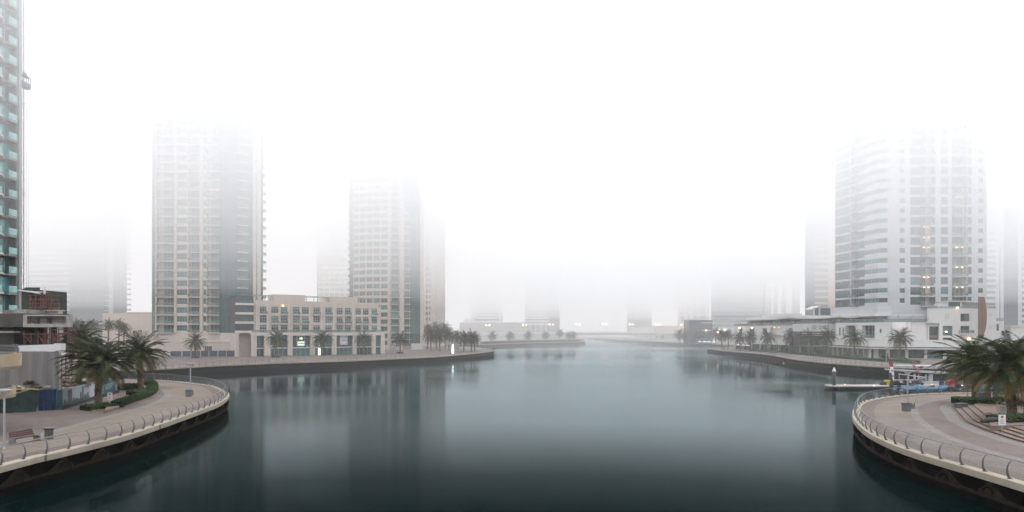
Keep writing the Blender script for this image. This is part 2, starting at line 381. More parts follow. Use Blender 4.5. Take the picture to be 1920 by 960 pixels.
uQ = PQ.u[PQ.near(118,372)]
quay(PQ, 0, uQ, 'pale coped quay wall winding below the white buildings on the right bank', step=3)
quay(PQ, uQ, PQ.L, 'hazy far right quay wall leading back under the bridge', False, 6)
railing(PL, 12, uL+6, 'curved grey cable railing round the near left promenade')
railing(PL, uL2+1, uL3, 'long grey railing along the left far bank promenade', cable=3, cr=.016, r_=.035)
railing(PR, 12, PR.L-10, 'curved grey cable railing round the near right promenade')
railing(PQ, 8, uQ, 'long grey railing winding along the right bank promenade', cable=3, cr=.016, r_=.035)

# ---------------------------------------------------------------- window, balcony and facade kit
_c = {}
def window_mb(w_, h, nx=2, nz=2, gm=None, fm=None, fr=.06, transom=False):
    gm = gm or M_gl; fm = fm or M_grille; key = ('w', round(w_, 2), round(h, 2), nx, nz, gm.name, fm.name, fr, transom)
    if key in _c: return _c[key]
    g = MB(); g.box(0, w_, .07, .12, 0, h, gm)
    for i in range(nx+1):
        x = w_*i/nx; x0 = max(0, x-fr/2); x1 = min(w_, x+fr/2); g.box(x0, x1, .0, .068, 0, h, fm)
    for i in range(nz+1):
        z = h*i/nz; z0 = max(0, z-fr/2); z1 = min(h, z+fr/2); g.box(0, w_, .003, .066, z0, z1, fm)
    if transom: g.box(0, w_, -.01, .06, h*.78, h*.78+.14, fm)
    _c[key] = g; return g
def balcony_mb(w_, proj, back, bm=None, sm=None, rail='glass', lip=.28):
    sm = sm or M_slab; key = ('b', round(w_, 2), proj, round(back, 2), rail, sm.name, lip, bm.name if bm else '')
    if key in _c: return _c[key]
    s = MB(); s.box(0, w_, -proj, back, -lip+.06, .06, sm)
    r = MB(); bm = bm or M_bal
    if rail == 'glass':
        r.box(.04, w_-.04, -proj+.06, -proj+.09, .12, 1.0, bm); r.box(0, w_, -proj+.04, -proj+.11, 1.0, 1.06, M_grille)
    else:
        for i in range(5): z = .25+.2*i; r.box(0, w_, -proj+.06, -proj+.09, z, z+.03, M_grille)
    nn = max(2, int(w_/1.3))
    for i in range(nn+1): x = .03+(w_-.06)*i/nn; r.box(x-.025, x+.025, -proj+.03, -proj+.058, .06, 1.04, M_grille)
    if proj > .5:
        for x in (.0, w_-.03): r.box(x, x+.03, -proj+.1, 0, .12, .98, bm)
    _c[key] = (s, r); return _c[key]
def facade(root, wall, parts, A, B, z0, fh, nf, bays, wm_, T=1.2, ox=0, oy=0, zbase=None, ztop=None, cap=.0):
    """bays: list of (t0, t1, kind, opts) with t as fraction 0..1 of the line A to B; local = world - (ox, oy)"""
    dx, dy = B[0]-A[0], B[1]-A[1]; Ln = math.hypot(dx, dy); rz = math.atan2(dy, dx)
    M = TM(A[0]-ox, A[1]-oy, 0, rz)
    def put(name, mb, x, y, z, kids=()):
        q = M @ Vector((x, y, 0)); parts.add(name, mb, q.x, q.y, z, rz, kids)
    zt = z0+fh*nf; zb = z0 if zbase is None else zbase; zt2 = zt if ztop is None else ztop
    if zb < z0: wall.box(0, Ln, 0, T, zb, z0, wm_, M)
    if zt2 > zt: wall.box(0, Ln, 0, T, zt, zt2, wm_, M)
    for t0, t1, kind, o in bays:
        x0, x1 = t0*Ln, t1*Ln; bw = x1-x0
        if kind == 'wall': wall.box(x0, x1, 0, T, z0, zt, o.get('m', wm_), M); continue
        if kind == 'pier': wall.box(x0, x1, -.25, T, z0, zt, o.get('m', wm_), M); continue
        if kind in ('glass', 'balg'):
            gm = o.get('g', M_glg); cw = MB(); cw.box(0, bw, .25, T, z0, zt, gm)
            if not o.get('plain'):
                for k in range(nf):
                    z = z0+k*fh; cw.box(0, bw, .19, .25, z-.12, z+.12, o.get('s', M_dframe)); cw.box(0, bw, .2, .25, z+.95, z+1.0, M_dframe)
                nn = max(1, round(bw/1.6))
                for i in range(nn+1): x = bw*i/nn; cw.box(max(0, x-.04), min(bw, x+.04), .17, .25, z0, zt, M_dframe)
            put('curtain_wall', cw, x0, 0, 0)
        for k in range(nf):
            z = z0+k*fh
            if kind == 'balg':
                if (k+o.get('ph', 0)) % o.get('every', 1) == 0:
                    s, r = balcony_mb(bw, o.get('pr', .9), .2, sm=o.get('sm'), bm=o.get('bm'), lip=o.get('lip', .3)); put('balcony', s, x0, 0, z, [('balcony_railing', r)])
            elif kind in ('win', 'fwin', 'ribbon'):
                mg = o.get('mg', .25) if kind != 'ribbon' else 0
                s0 = o.get('lo', .85 if kind == 'win' else .12); s1 = o.get('hi', .4)
                if kind == 'ribbon': s0 = o.get('lo', .8); s1 = o.get('hi', .5)
                ww = bw-2*mg; wh = fh-s0-s1
                wall.box(x0, x1, 0, T, z, z+s0, o.get('sp', wm_), M); wall.box(x0, x1, 0, T, z+fh-s1, z+fh, o.get('sp', wm_), M)
                if mg: wall.box(x0, x0+mg, 0, T, z+s0, z+fh-s1, wm_, M); wall.box(x1-mg, x1, 0, T, z+s0, z+fh-s1, wm_, M)
                put('window', window_mb(ww, wh, o.get('nx', max(1, round(ww/1.3))), o.get('nz', 2), o.get('g'), o.get('f'), transom=o.get('tr', False)), x0+mg, o.get('y', .22), z+s0)
                if o.get('bal') and k in o['bal']:
                    s, r = balcony_mb(bw+.1, o.get('pr', 1.1), -.01, sm=o.get('sm'), bm=o.get('bm')); put('balcony', s, x0-.05, 0, z, [('balcony_railing', r)])
            elif kind == 'balc':
                wall.box(x0, x1, .0, T, z+fh-.32, z+fh, wm_, M)
                ww = bw*o.get('wf', .8); xw = x0+(bw-ww)*o.get('al', .5)
                wall.box(x0, xw, T-.1, T, z, z+fh-.32, wm_, M); wall.box(xw+ww, x1, T-.1, T, z, z+fh-.32, wm_, M)
                put('window', window_mb(ww, fh-.45, o.get('nx', 3), 2, o.get('g'), o.get('f', M_grille)), xw, T-.14, z+.06)
                s, r = balcony_mb(bw, o.get('pr', .75), T-.16, sm=o.get('sm'), bm=o.get('bm'), rail=o.get('rail', 'glass')); put('balcony', s, x0, 0, z+.0, [('balcony_railing', r)])
                if o.get('lights') and k in o['lights']:
                    lt = _c.setdefault('lt', MB())
                    if not lt.v: lt.lathe([(.0,0),(.22,.02),(.24,.1),(0,.14)], M_warm, 8)
                    put('ceiling_light', lt, x0+bw*.35, .2, z+fh-.5); put('ceiling_light', lt, x0+bw*.75, .2, z+fh-.5)
def core(wall, pts, z0, z1, m, ox, oy): wall.prism([(x-ox, y-oy) for x, y in pts], z0, z1, m)
def frac(A, B, px):      # where the line of sight of a photo column meets the line A to B
    k = (px-960)/F; dx, dy = B[0]-A[0], B[1]-A[1]
    return (k*A[1]-A[0])/(dx-k*dy)
def bays_px(A, B, L):
    return [(frac(A, B, a), frac(A, B, b), k, o) for a, b, k, o in L]
def building(name, label, ox, oy, group=None, cat='tower'):
    root = empty(name, (ox, oy, GZ), label=label, cat=cat, group=group); return root, MB(), Parts(root)
def done(root, wall, parts):
    wall.obj('wall', root); parts.flush(); return root

TOP = 114.5   # towers reach just under the top of the cloud
# ---- beige tower on the left far bank (photo x 284-495)
def tower_beige():
    d = 256; A0 = (X(284, d+2), d+2); P1 = (X(291, d), d); P2 = (X(412, d), d); P3 = (X(445, d-1.5), d-1.5); P4 = (X(475, d+3), d+3); P5 = (X(494, d+8), d+8)
    root, wl, pt = building('apartment_tower', 'tall beige apartment tower with green glass strip left of the arcaded shops', P1[0], P1[1])
    fh = 3.36; z0 = Z(624, d)-GZ; nf = int((TOP-GZ-z0)/fh); ox, oy = P1
    kw = dict(ox=ox, oy=oy)
    facade(root, wl, pt, A0, P1, z0, fh, nf, [(0, 1, 'glass', dict(g=M_glg))], M_beige, zbase=0, **kw)
    facade(root, wl, pt, P1, P2, z0, fh, nf, bays_px(P1, P2, [
        (291,293.5,'wall',{}),(293.5,327,'balc',dict(wf=.55,al=.75,nx=3)),(327,331,'pier',{}),(331,351.5,'win',dict(mg=.1,nx=4,lo=.75,hi=.5)),(351.5,353,'wall',{}),
        (353,375,'balc',dict(wf=.7,nx=3)),(375,380,'pier',{}),(380,388,'win',dict(mg=.2,nx=1,lo=.75,hi=.5)),(388,412,'balc',dict(wf=.75,al=.9,nx=3,lights=(15,)))]), M_beige, zbase=0, **kw)
    facade(root, wl, pt, P2, P3, z0, fh, nf, [(0, 1, 'glass', {})], M_beige, zbase=0, **kw)
    facade(root, wl, pt, P3, P4, z0, fh, nf, bays_px(P3, P4, [(445,464,'balg',dict(pr=.8)),(464,475,'glass',{})]), M_beige, zbase=0, **kw)
    facade(root, wl, pt, P4, P5, z0, fh, nf, bays_px(P4, P5, [(475,480.5,'wall',{}),(480.5,482.5,'glass',dict(plain=1)),(482.5,489,'wall',{}),(489,494,'glass',dict(plain=1))]), M_beige, zbase=0, **kw)
    core(wl, [(A0[0]+1, A0[1]+1.5),(P1[0]+.3, P1[1]+1.21),(P2[0], P2[1]+1.21),(P3[0], P3[1]+1.6),(P4[0]-.5, P4[1]+1.6),(P5[0]-1, P5[1]+1.6),(X(492, P5[1]+22), P5[1]+22),(A0[0]+1, P5[1]+22)], 0, z0+fh*nf-.05, M_beige, ox, oy)
    for k in range(nf):
        s, r = balcony_mb(2.2, .9, .6); pt.add('balcony', s, P5[0]-.8-ox, P5[1]+.6-oy, z0+k*fh, R(90), [('balcony_railing', r)])
    done(root, wl, pt)
    # low beige annex with a lower yard wall in front
    r2, w2, p2 = building('annex_building', 'low beige walled annex at the foot of the beige tower', X(327, 246), 246, cat='building')
    w2.box(0, X(452, 246)-X(327, 246), 0, 8, 0, Z(641.5, 246)-GZ, M_beige)
    w2.box(-.15, X(452, 246)-X(327, 246)+.15, -.15, 8, Z(641.5, 246)-GZ, Z(640, 246)-GZ, M_beige2)
    gb = window_mb(2.6, 2.2, 4, 3, M_gl2); p2.add('window', gb, X(384, 246)-X(327, 246), -.15, 1.2, 0); done(r2, w2, p2)
tower_beige()

# ---- arcaded shopping building (photo x 445-721)
def arcade():
    A = (X(472, 235), 235.); B = (X(721, 262), 262.); Ln = math.hypot(B[0]-A[0], B[1]-A[1]); rz = math.atan2(B[1]-A[1], B[0]-A[0])
    root, wl, pt = building('arcade_building', 'low beige shopping building with tall glazed arcade and flats above', A[0], A[1], cat='building')
    M = TM(0, 0, 0, rz); H = 8.25
    cx = lambda c: frac(A, B, 420+c/5.647)*Ln
    piers = [(295,347),(428,492),(680,727),(918,965),(1148,1192),(1365,1404),(1570,1606),(1664,1702)]
    wl.box(0, Ln, -.1, 1.6, H-1.0, H, M_slab, M); wl.box(0, Ln, 4.6, 18, 0, H, M_beige, M); wl.box(0, Ln, 1.6, 4.6, H-.4, H, M_slab, M)
    for a, b in piers:
        x0, x1 = cx(a), cx(b); wl.box(x0, x1, 0, 1.5, 0, H-1.0, M_slab, M); wl.box(x0-.05, x1+.05, -.06, 1.55, 0, .35, M_grille, M)
        wl.box((x0+x1)/2-.25, (x0+x1)/2+.25, -.05, -.0, .6, H-1.2, M_beige2, M)
    for (a, b), (c, d_) in zip(piers, piers[1:]):
        x0, x1 = cx(b), cx(c); ww = x1-x0; q = M @ Vector((x0, 1.1, 0))
        pt.add('shop_window', window_mb(ww, 2.7, max(2, round(ww/1.5)), 1, M_gl2, M_grille, .09), q.x, q.y, 0, rz)
        pt.add('shop_window', window_mb(ww, 4.0, max(2, round(ww/1.9)), 5, M_gl2, M_grille, .07), q.x, q.y, 3.05, rz)
        wl.box(x0, x1, 1.0, 1.4, 2.7, 3.05, M_slab, M)
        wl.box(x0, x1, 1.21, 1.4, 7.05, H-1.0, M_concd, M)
    A2 = tuple((M @ Vector((cx(335), 1.7, 0))).xy+Vector(A)); B2 = tuple((M @ Vector((cx(1650)+.2, 1.7, 0))).xy+Vector(A))
    cols = [(378,458),(500,578),(600,672),(730,802),(826,898),(945,1018),(1072,1142),(1192,1258),(1280,1343),(1393,1452),(1472,1532),(1563,1622)]
    bal = {0:(2,),1:(1,),2:(1,2),3:(1,2),4:(1,),5:(2,),6:(2,),7:(1,),8:(1,2),9:(1,),10:(1,),11:(2,)}
    L = []; prev = 335
    for i, (a, b) in enumerate(cols):
        if a > prev: L.append((420+prev/5.647, 420+a/5.647, 'wall', {}))
        L.append((420+a/5.647, 420+b/5.647, 'fwin', dict(mg=.03, nx=3, nz=3, lo=.3 if i not in (1,5) else .5, hi=.55, bal=bal[i], pr=.9, f=M_wframe, tr=True))); prev = b
    L.append((420+prev/5.647, 420+1650/5.647, 'wall', {}))
    facade(root, wl, pt, A2, B2, H, 3.25, 3, bays_px(A2, B2, L), M_beige2, T=.8, ox=A[0], oy=A[1], ztop=H+3*3.25+1.6)
    u0, u1 = cx(335), cx(1650)+.2
    wl.box(u0, u1, 2.52, 16, H, H+3*3.25+1.3, M_beige2, M)
    for a in (470, 700, 920, 1045, 1175, 1380): wl.box(cx(a)-.28, cx(a)+.28, 1.35, 1.69, H, H+3*3.25+.4, M_slab, M)      # buttress fins
    zr = H+3*3.25+1.3; wl.box(cx(553), cx(888), 3, 12, zr, zr+2.6, M_beige2, M); wl.box(cx(1150), cx(1447), 3, 12, zr, zr+2.4, M_beige2, M)
    for a, b in ((345,550),(888,1140),(1450,1640)):     # roof pergolas
        pg = MB(); x0, x1 = cx(a), cx(b)
        for x in (x0+.4, (x0+x1)/2, x1-.4): pg.box(x-.1, x+.1, 2.9, 3.1, zr, zr+2, M_grille); pg.box(x-.1, x+.1, 6.9, 7.1, zr, zr+2, M_grille)
        for y in (2.9, 6.9): pg.box(x0, x1, y, y+.15, zr+2, zr+2.15, M_grille)
        n = int((x1-x0)/.9)
        for i in range(n+1): x = x0+(x1-x0)*i/n; pg.box(x-.06, x+.06, 2.4, 7.6, zr+2.15, zr+2.3, M_grille)
        pg.obj('pergola', root, rz=rz)
    tr = MB(); tr.box(0, Ln, .25, .28, H+.1, H+1.0, M_bal); tr.box(0, Ln, .22, .3, H+1.0, H+1.06, M_grille)
    for i in range(30): x = Ln*i/29; tr.box(x-.03, x+.03, .3, .34, H, H+1.0, M_grille)
    tr.obj('terrace_railing', root, rz=rz)
    # banded link wing towards the beige tower
    zz = Z(624, 235)-GZ; xa = frac(A, B, 445)*Ln; xb = cx(335)
    for k in range(4):
        wl.box(xa, xb, 2.2, 3.6, 8.2+k*3.2, 9.0+k*3.2, M_slab, M)
        q = M @ Vector((xa, 3.2, 0)); pt.add('window', window_mb(xb-xa, 2.4, 7, 1, M_gl2, M_dframe), q.x, q.y, 9.0+k*3.2, rz)
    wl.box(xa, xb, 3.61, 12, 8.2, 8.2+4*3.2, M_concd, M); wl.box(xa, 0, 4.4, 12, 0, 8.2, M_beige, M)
    wl.box(xa, xa+1.0, 2.2, 4.4, 0, 8.2, M_beige2, M)
    bw = window_mb(1.8, 2.6, 2, 1, M_warms, M_grille); done(root, wl, pt)
    # lit store sign in the second glazed bay
    s = empty('store_sign', (A[0], A[1], GZ), rz, label='lit store sign reading Waitrose with green bars in the arcade glazing', cat='sign')
    x0, x1 = cx(783), cx(862); zc = lambda c: Z(540+c/5.647, 243)-GZ
    b = MB(); b.box(x0-.2, x1+.2, .93, 1.05, zc(615), zc(505), M_grille); b.box(x0+.05, x1-.05, .90, .93, zc(560), zc(517), M_navy); b.obj('panel', s)
    e = MB(); cxm = (x0+x1)/2; zz = zc(535)
    e.add([(cxm+.62*math.cos(a), .885, zz+.42*math.sin(a)) for a in [k*math.pi/8 for k in range(16)]], [tuple(range(16))], M_signw)
    e.add([(cxm-.25+.4*math.cos(a), .88, zz+.4*math.sin(a)) for a in [k*math.pi/8 for k in range(16)]], [tuple(range(16))], M_signg); e.obj('emblem', s)
    for zb in (zc(582), zc(612)):
        g = MB(); g.box(x0+.1, x1-.1, .86, .93, zb, zb+.22, M_signg); g.obj('light_bar', s)
    for body, z_, sz in (('\ufeae\ufeed\ufeae\ufe98\ufef3\ufeed'[::1], zc(575), .62), ('Waitrose', zc(605), .72)):
        text(body, sz, x1-x0-.3, M_signw, s, (cxm, .87, z_))
    p = empty('window_poster', (A[0], A[1], GZ), rz, label='pale poster with small red flourish hung in the arcade glazing', cat='poster')
    pb = MB(); x0, x1 = cx(1237), cx(1318); pb.box(x0, x1, .95, 1.0, zc(608), zc(503), M_cloth); pb.obj('sheet', p)
    f = MB(); xm = (x0+x1)/2
    f.tube([(x0+.5+.28*i, .93, zc(562)+.12*math.sin(i*1.9)) for i in range(10)], .09, M_wood, 4)
    f.tube([(xm-.35, .93, zc(550)), (xm, .93, zc(535)), (xm+.35, .93, zc(550))], .06, M_wood, 4)
    for sx, sz in ((x0+.5, zc(598)), (x1-.5, zc(598)), (x0+.5, zc(512)), (x1-.5, zc(512))): f.lathe([(.02,-.2),(.2,0),(.02,.2)], M_wood, 6, (sx, .93, sz))
    f.obj('flourish', p)
    for c, zc_ in ((832, 630), (890, 620)):
        q = MB(); q.box(cx(c)-.35, cx(c)+.35, .9, .98, zc(zc_)-.12, zc(zc_)+.14, emit('teal_sign_light', (.2,.75,.7), .12)); o = q.obj('lit_panel', None, (A[0], A[1], GZ), rz)
        tag(o, 'small teal lit panel in arcade glazing, '+('left one below the store sign' if c == 832 else 'right one beside the store sign'), 'sign')
    q = MB(); q.box(cx(1003), cx(1025), .3, .9, .1, 3.1, emit('kiosk_light', (.9,1,.85), .35)); q.box(cx(1003)-.1, cx(1025)+.1, .25, .95, 3.1, 3.3, M_grille); q.box(cx(1010), cx(1022), .5, .8, 3.3, 4.6, emit('kiosk_light_upper', (.9,1,.85), .3))
    tag(q.obj('totem_sign', None, (A[0], A[1], GZ), rz), 'glowing white totem sign standing behind a palm at the arcade', 'sign')
    q = MB(); q.lathe([(0,0),(.45,.05),(.5,.3),(0,.42)], M_cool, 10, (cx(1475), -.9, zc(565))); q.box(cx(1475)-.05, cx(1475)+.05, -.9, .02, zc(565)+.42, zc(565)+.5, M_grille)
    tag(q.obj('wall_lamp', None, (A[0], A[1], GZ), rz), 'bright white lamp hanging before the arcade behind the third palm', 'lamp')
    q = MB(); q.lathe([(0,0),(.22,.02),(.24,.14),(0,.2)], M_warm, 8, (cx(635), 1.35, H+3*3.25-.25))
    tag(q.obj('wall_lamp', None, (A[0], A[1], GZ), rz), 'warm orange lamp above a top floor window of the arcade building', 'lamp')
def text(body, size, width, m, parent, loc, rz=0, extr=.015):
    cu = bpy.data.curves.new('lettering', 'FONT'); cu.body = body; cu.size = size; cu.align_x = 'CENTER'; cu.extrude = extr; cu.offset = size*.035
    cu.materials.append(m); o = bpy.data.objects.new('lettering', cu); C.objects.link(o); o.parent = parent
    o.location = loc; o.rotation_euler = (R(90), 0, rz)
    bpy.context.view_layer.update()
    me = bpy.data.meshes.new_from_object(o); me.name = 'lettering'; m2 = bpy.data.objects.new('lettering', me); C.objects.link(m2)
    m2.parent = parent; m2.location = o.location; m2.rotation_euler = o.rotation_euler; bpy.data.objects.remove(o)
    wd = max((v.co.x for v in me.vertices), default=1)*2
    if width and wd > .01: m2.scale.x = min(1.6, width/wd)
    return m2
arcade()

# ---- curved beige tower behind the arcade (photo x 655-794)
def tower_curved(name, label, pxs, d, sag, bays, z0y, fpx, mw, back=20, zb=0, wins=None):
    pts = []; n = len(pxs); m_ = (pxs[0]+pxs[-1])/2; hw = (pxs[-1]-pxs[0])/2
    for p in pxs: dd = d+sag*((p-m_)/hw)**2; pts.append((X(p, dd), dd))
    root, wl, pt = building(name, label, pts[0][0], pts[0][1]); ox, oy = pts[0]
    fh = fpx*d/F; z0 = Z(z0y, d)-GZ; nf = int((TOP-GZ-z0)/fh)
    for a, b, (k, o) in zip(pts, pts[1:], bays): facade(root, wl, pt, a, b, z0, fh, nf, [(0, 1, k, o)], mw, ox=ox, oy=oy, zbase=0)
    core(wl, [(x, y+1.25) for x, y in pts]+[(X(pxs[-1]-1, pts[-1][1]+back) if pxs[-1] < 960 else pts[-1][0], pts[-1][1]+back), (pts[0][0] if pxs[0] < 960 else X(pxs[0]+1, pts[-1][1]+back), pts[-1][1]+back)], 0, z0+nf*fh-.05, mw, ox, oy)
    return root, wl, pt, pts, z0, fh, nf
W = lambda **k: ('win', dict(dict(mg=.35, lo=.8, hi=.55, nx=2), **k))
r, wl, pt, pts, z0, fh, nf = tower_curved('apartment_tower', 'curved beige tower with dark glass strip rising behind the arcade building',
    [655,662,673,686,699,713,727.5,732,749,752,757.5,770,788,794], 317, 6,
    [('glass',{}),W(mg=.2),W(mg=.25),W(mg=.25),W(mg=.25),W(mg=.25),('wall',{}),('balc',dict(wf=.75)),('wall',{}),('pier',{}),('balc',dict(wf=.7)),('glass',{}),('wall',{})], 650, 13.3, M_beige)
for k in range(nf):
    s, r_ = balcony_mb(2.4, .9, .2); pt.add('balcony', s, -.2, 4, z0+k*fh, R(-90), [('balcony_railing', r_)])
lit = pm('lit_shop_white', (.6,.6,.58), .5); ww = window_mb(5.0, 3.0, 3, 2, lit, M_grille)
pt.add('shop_window', ww, pts[8][0]-pts[0][0]-3.5, pts[8][1]-pts[0][1]-.4, .1, 0); pt.add('shop_window', ww, pts[11][0]-pts[0][0]+.3, pts[11][1]-pts[0][1]-.4, .1, 0)
done(r, wl, pt)
r, wl, pt, *_ = tower_curved('apartment_tower', 'hazy narrow beige tower right of the curved tower, behind the palm grove',
    [790,797,803,808,816,819,826,829,834.5], 400, 4, [('wall',{}),W(),W(),('wall',{}),W(),('wall',{}),W(mg=.6),('wall',{})], 604, 10.5, M_beige); done(r, wl, pt)
r, wl, pt, *_ = tower_curved('apartment_tower', 'very hazy tower half hidden left of the curved beige tower',
    [594,597,607,617,627,637,647,657], 470, 3, [('glass',{})]+[W() for _ in range(6)], 640, 9.2, M_beige); done(r, wl, pt)
# foggy tower far left, with banded lower wing
r, wl, pt, pts, z0, fh, nf = tower_curved('apartment_tower', 'broad foggy dark tower with balcony edges behind the low beige wall',
    [48,70,92,114,130,150,170,196,204,212,236], 430, 3,
    [('ribbon',dict(lo=1.0,hi=.3,nx=3,g=M_glb))]*4+[('glass',dict(g=M_glb))]*3+[('balc',dict(wf=.8)),('wall',{}),('glass',dict(g=M_glg))], 640, 9.7, M_grille)
for k in range(nf):
    s, r_ = balcony_mb(3, 1.6, .2, sm=M_slab); pt.add('balcony', s, pts[-1][0]-pts[0][0], pts[-1][1]-pts[0][1]+.3, z0+k*fh, R(90), [('balcony_railing', r_)])
done(r, wl, pt)
# low beige buildings behind the left palms
r, wl, pt = building('podium_building', 'low beige windowless building behind the small distant palms on the left', X(192, 275), 275, cat='building')
wl.box(0, 22, 0, 14, 0, Z(587, 275)-GZ, M_beige2); wl.box(4.5, 21.5, -3, 0, 0, Z(603, 272)-GZ, M_beige2); wl.box(9, 22.3, -.2, 14.2, Z(587, 275)-GZ, Z(585, 275)-GZ, M_slab)
for i in range(3): pt.add('window', window_mb(1.6, 2.2, 2, 1), 6+i*5.2, -3.15, 1.2, 0)
done(r, wl, pt)
r, wl, pt = building('podium_building', 'long low grey podium in haze left of the beige windowless building', X(60, 300), 300, cat='building')
wl.box(0, 31, 0, 10, 0, Z(608, 300)-GZ, M_conc); wl.box(0, 31, -.3, 10, Z(608, 300)-GZ, Z(606, 300)-GZ, M_slab)
for i in range(6): pt.add('window', window_mb(3.2, 2.4, 3, 1, M_gl2), 2+i*4.8, -.15, 2.2, 0)
done(r, wl, pt)

# ---- teal balcony tower under construction at the left edge (its face runs away from the camera)
def teal_tower():
    xf = -86.5; y0, y1 = 100.0, 119.5
    root, wl, pt = building('unfinished_tower', 'unfinished tower with teal glass balconies at the left edge', xf, y0)
    fh = 3.3; z0 = Z(585, 117)-GZ; nf = int((TOP-GZ-z0)/fh)
    wl.box(-40, -1.6, 0, 20.3, 0, z0+nf*fh, M_conc)
    A = (xf, y0); B = (xf, y0+18.9)
    for k in range(nf):
        z = z0+k*fh
        wl.box(-1.6, -.2, 0, 19.6, z-.28, z, M_slab)
        for i in range(6): pt.add('window', window_mb(3.1, 2.75, 2, 1, M_tealw, M_grille, .1), -.95, .1+i*3.2, z+.03, R(90))
        s = MB() if k == 0 else s; rl = MB() if k == 0 else rl; rk = MB() if k == 0 else rk; sk = MB() if k == 0 else sk
        if k == 0:
            s.prism([(0,0),(1.5,0),(1.75,5),(1.6,10),(1.1,14.5),(0,16.2)], -.3, .02, M_pwhite)
            prev = None
            for p in [(1.45,.05),(1.7,5),(1.55,10),(1.05,14.4),(.05,16)]:
                if prev:
                    (ax, ay), (bx, by) = prev, p; n = 3
                    for j in range(n):
                        qx0, qy0 = ax+(bx-ax)*j/n, ay+(by-ay)*j/n; qx1, qy1 = ax+(bx-ax)*(j+.97)/n, ay+(by-ay)*(j+.97)/n
                        rl.hexa([(qx0,qy0,.08),(qx1,qy1,.08),(qx1+.03,qy1,.08),(qx0+.03,qy0,.08),(qx0,qy0,1.15),(qx1,qy1,1.15),(qx1+.03,qy1,1.15),(qx0+.03,qy0,1.15)], M_teal)
                prev = p
            sk.prism([(-.4,0),(.55,0),(.55,2.0),(.2,2.4),(-.4,2.4)], -.3, .02, M_concl)
            for (a, b, c, d_) in ((.5,.53,.1,1.95),(.2,.5,2.1,2.14)): rk.box(a, b, c, d_, .08, 1.2, M_teal)
        pt.add('balcony', s, 0, 0, z, 0, [('balcony_railing', rl)])
        pt.add('side_balcony', sk, 0, 16.6, z, 0, [('balcony_railing', rk)])
        wl.box(-.5, .1, 19.62, 20.3, z, z+fh-.02, M_grille)
    wl.box(-1.5, .0, 19.0, 19.5, 0, z0+nf*fh, M_conc)
    done(root, wl, pt)
    # hoist mast
    h = empty('hoist_mast', (X(40,121.5), 121.5, GZ+9.3), label='thin orange lattice hoist mast climbing the unfinished tower', cat='hoist')
    m_ = MB(); H = 96
    for sx in (-.2,.2):
        for sy in (-.3,.3): m_.box(sx-.05, sx+.05, sy-.05, sy+.05, 0, H, M_orange)
    k = 0; z = 0
    while z < H-1.5:
        a = -.2 if k % 2 else .2
        m_.tube([(a,-.3,z),(-a,-.3,z+1.5)], .035, M_orange, 4); m_.tube([(.2,a,z),(.2,-a,z+1.5)], .035, M_orange, 4); z += 1.5; k += 1
    m_.obj('mast', h)
    for z in (24, 40, 68, 80): b = MB(); b.box(-.7, .7, -.1, .1, z, z+.14, M_grille); b.obj('tie_bar', h)
    c = MB(); zc = Z(166, 121.8)-GZ-9.3
    c.box(.35, 1.2, -1, 1, zc, zc+.1, M_steel_d); c.box(.35, 1.2, -1, 1, zc+2.0, zc+2.1, M_steel_d)
    for x in (.4, .8, 1.15):
        for y in (-.95, .9): c.box(x-.04, x+.04, y, y+.07, zc+.1, zc+2.0, M_steel_d)
    c.box(.45, 1.15, -.9, .9, zc+.1, zc+.95, M_steel_d); c.box(.6, .9, -.3, .3, zc+2.1, zc+2.7, M_steel_d)
    tag(c.obj('hoist_cage', None, (X(38,121.5), 121.5, GZ+9.3)), 'dark hoist cage on the orange mast high above the promenade', 'hoist cage')
    for i, px in enumerate((47, 50, 53)):
        q = MB(); q.tube([(X(px,124),124,11),(X(px,124),124,100)], .02, M_steel_d, 4)
        tag(q.obj('hanging_cable'), ('nearest the mast','middle','outermost')[i]+' of three thin cables hanging beside the unfinished tower', 'cable', 'hoist cables')
teal_tower()

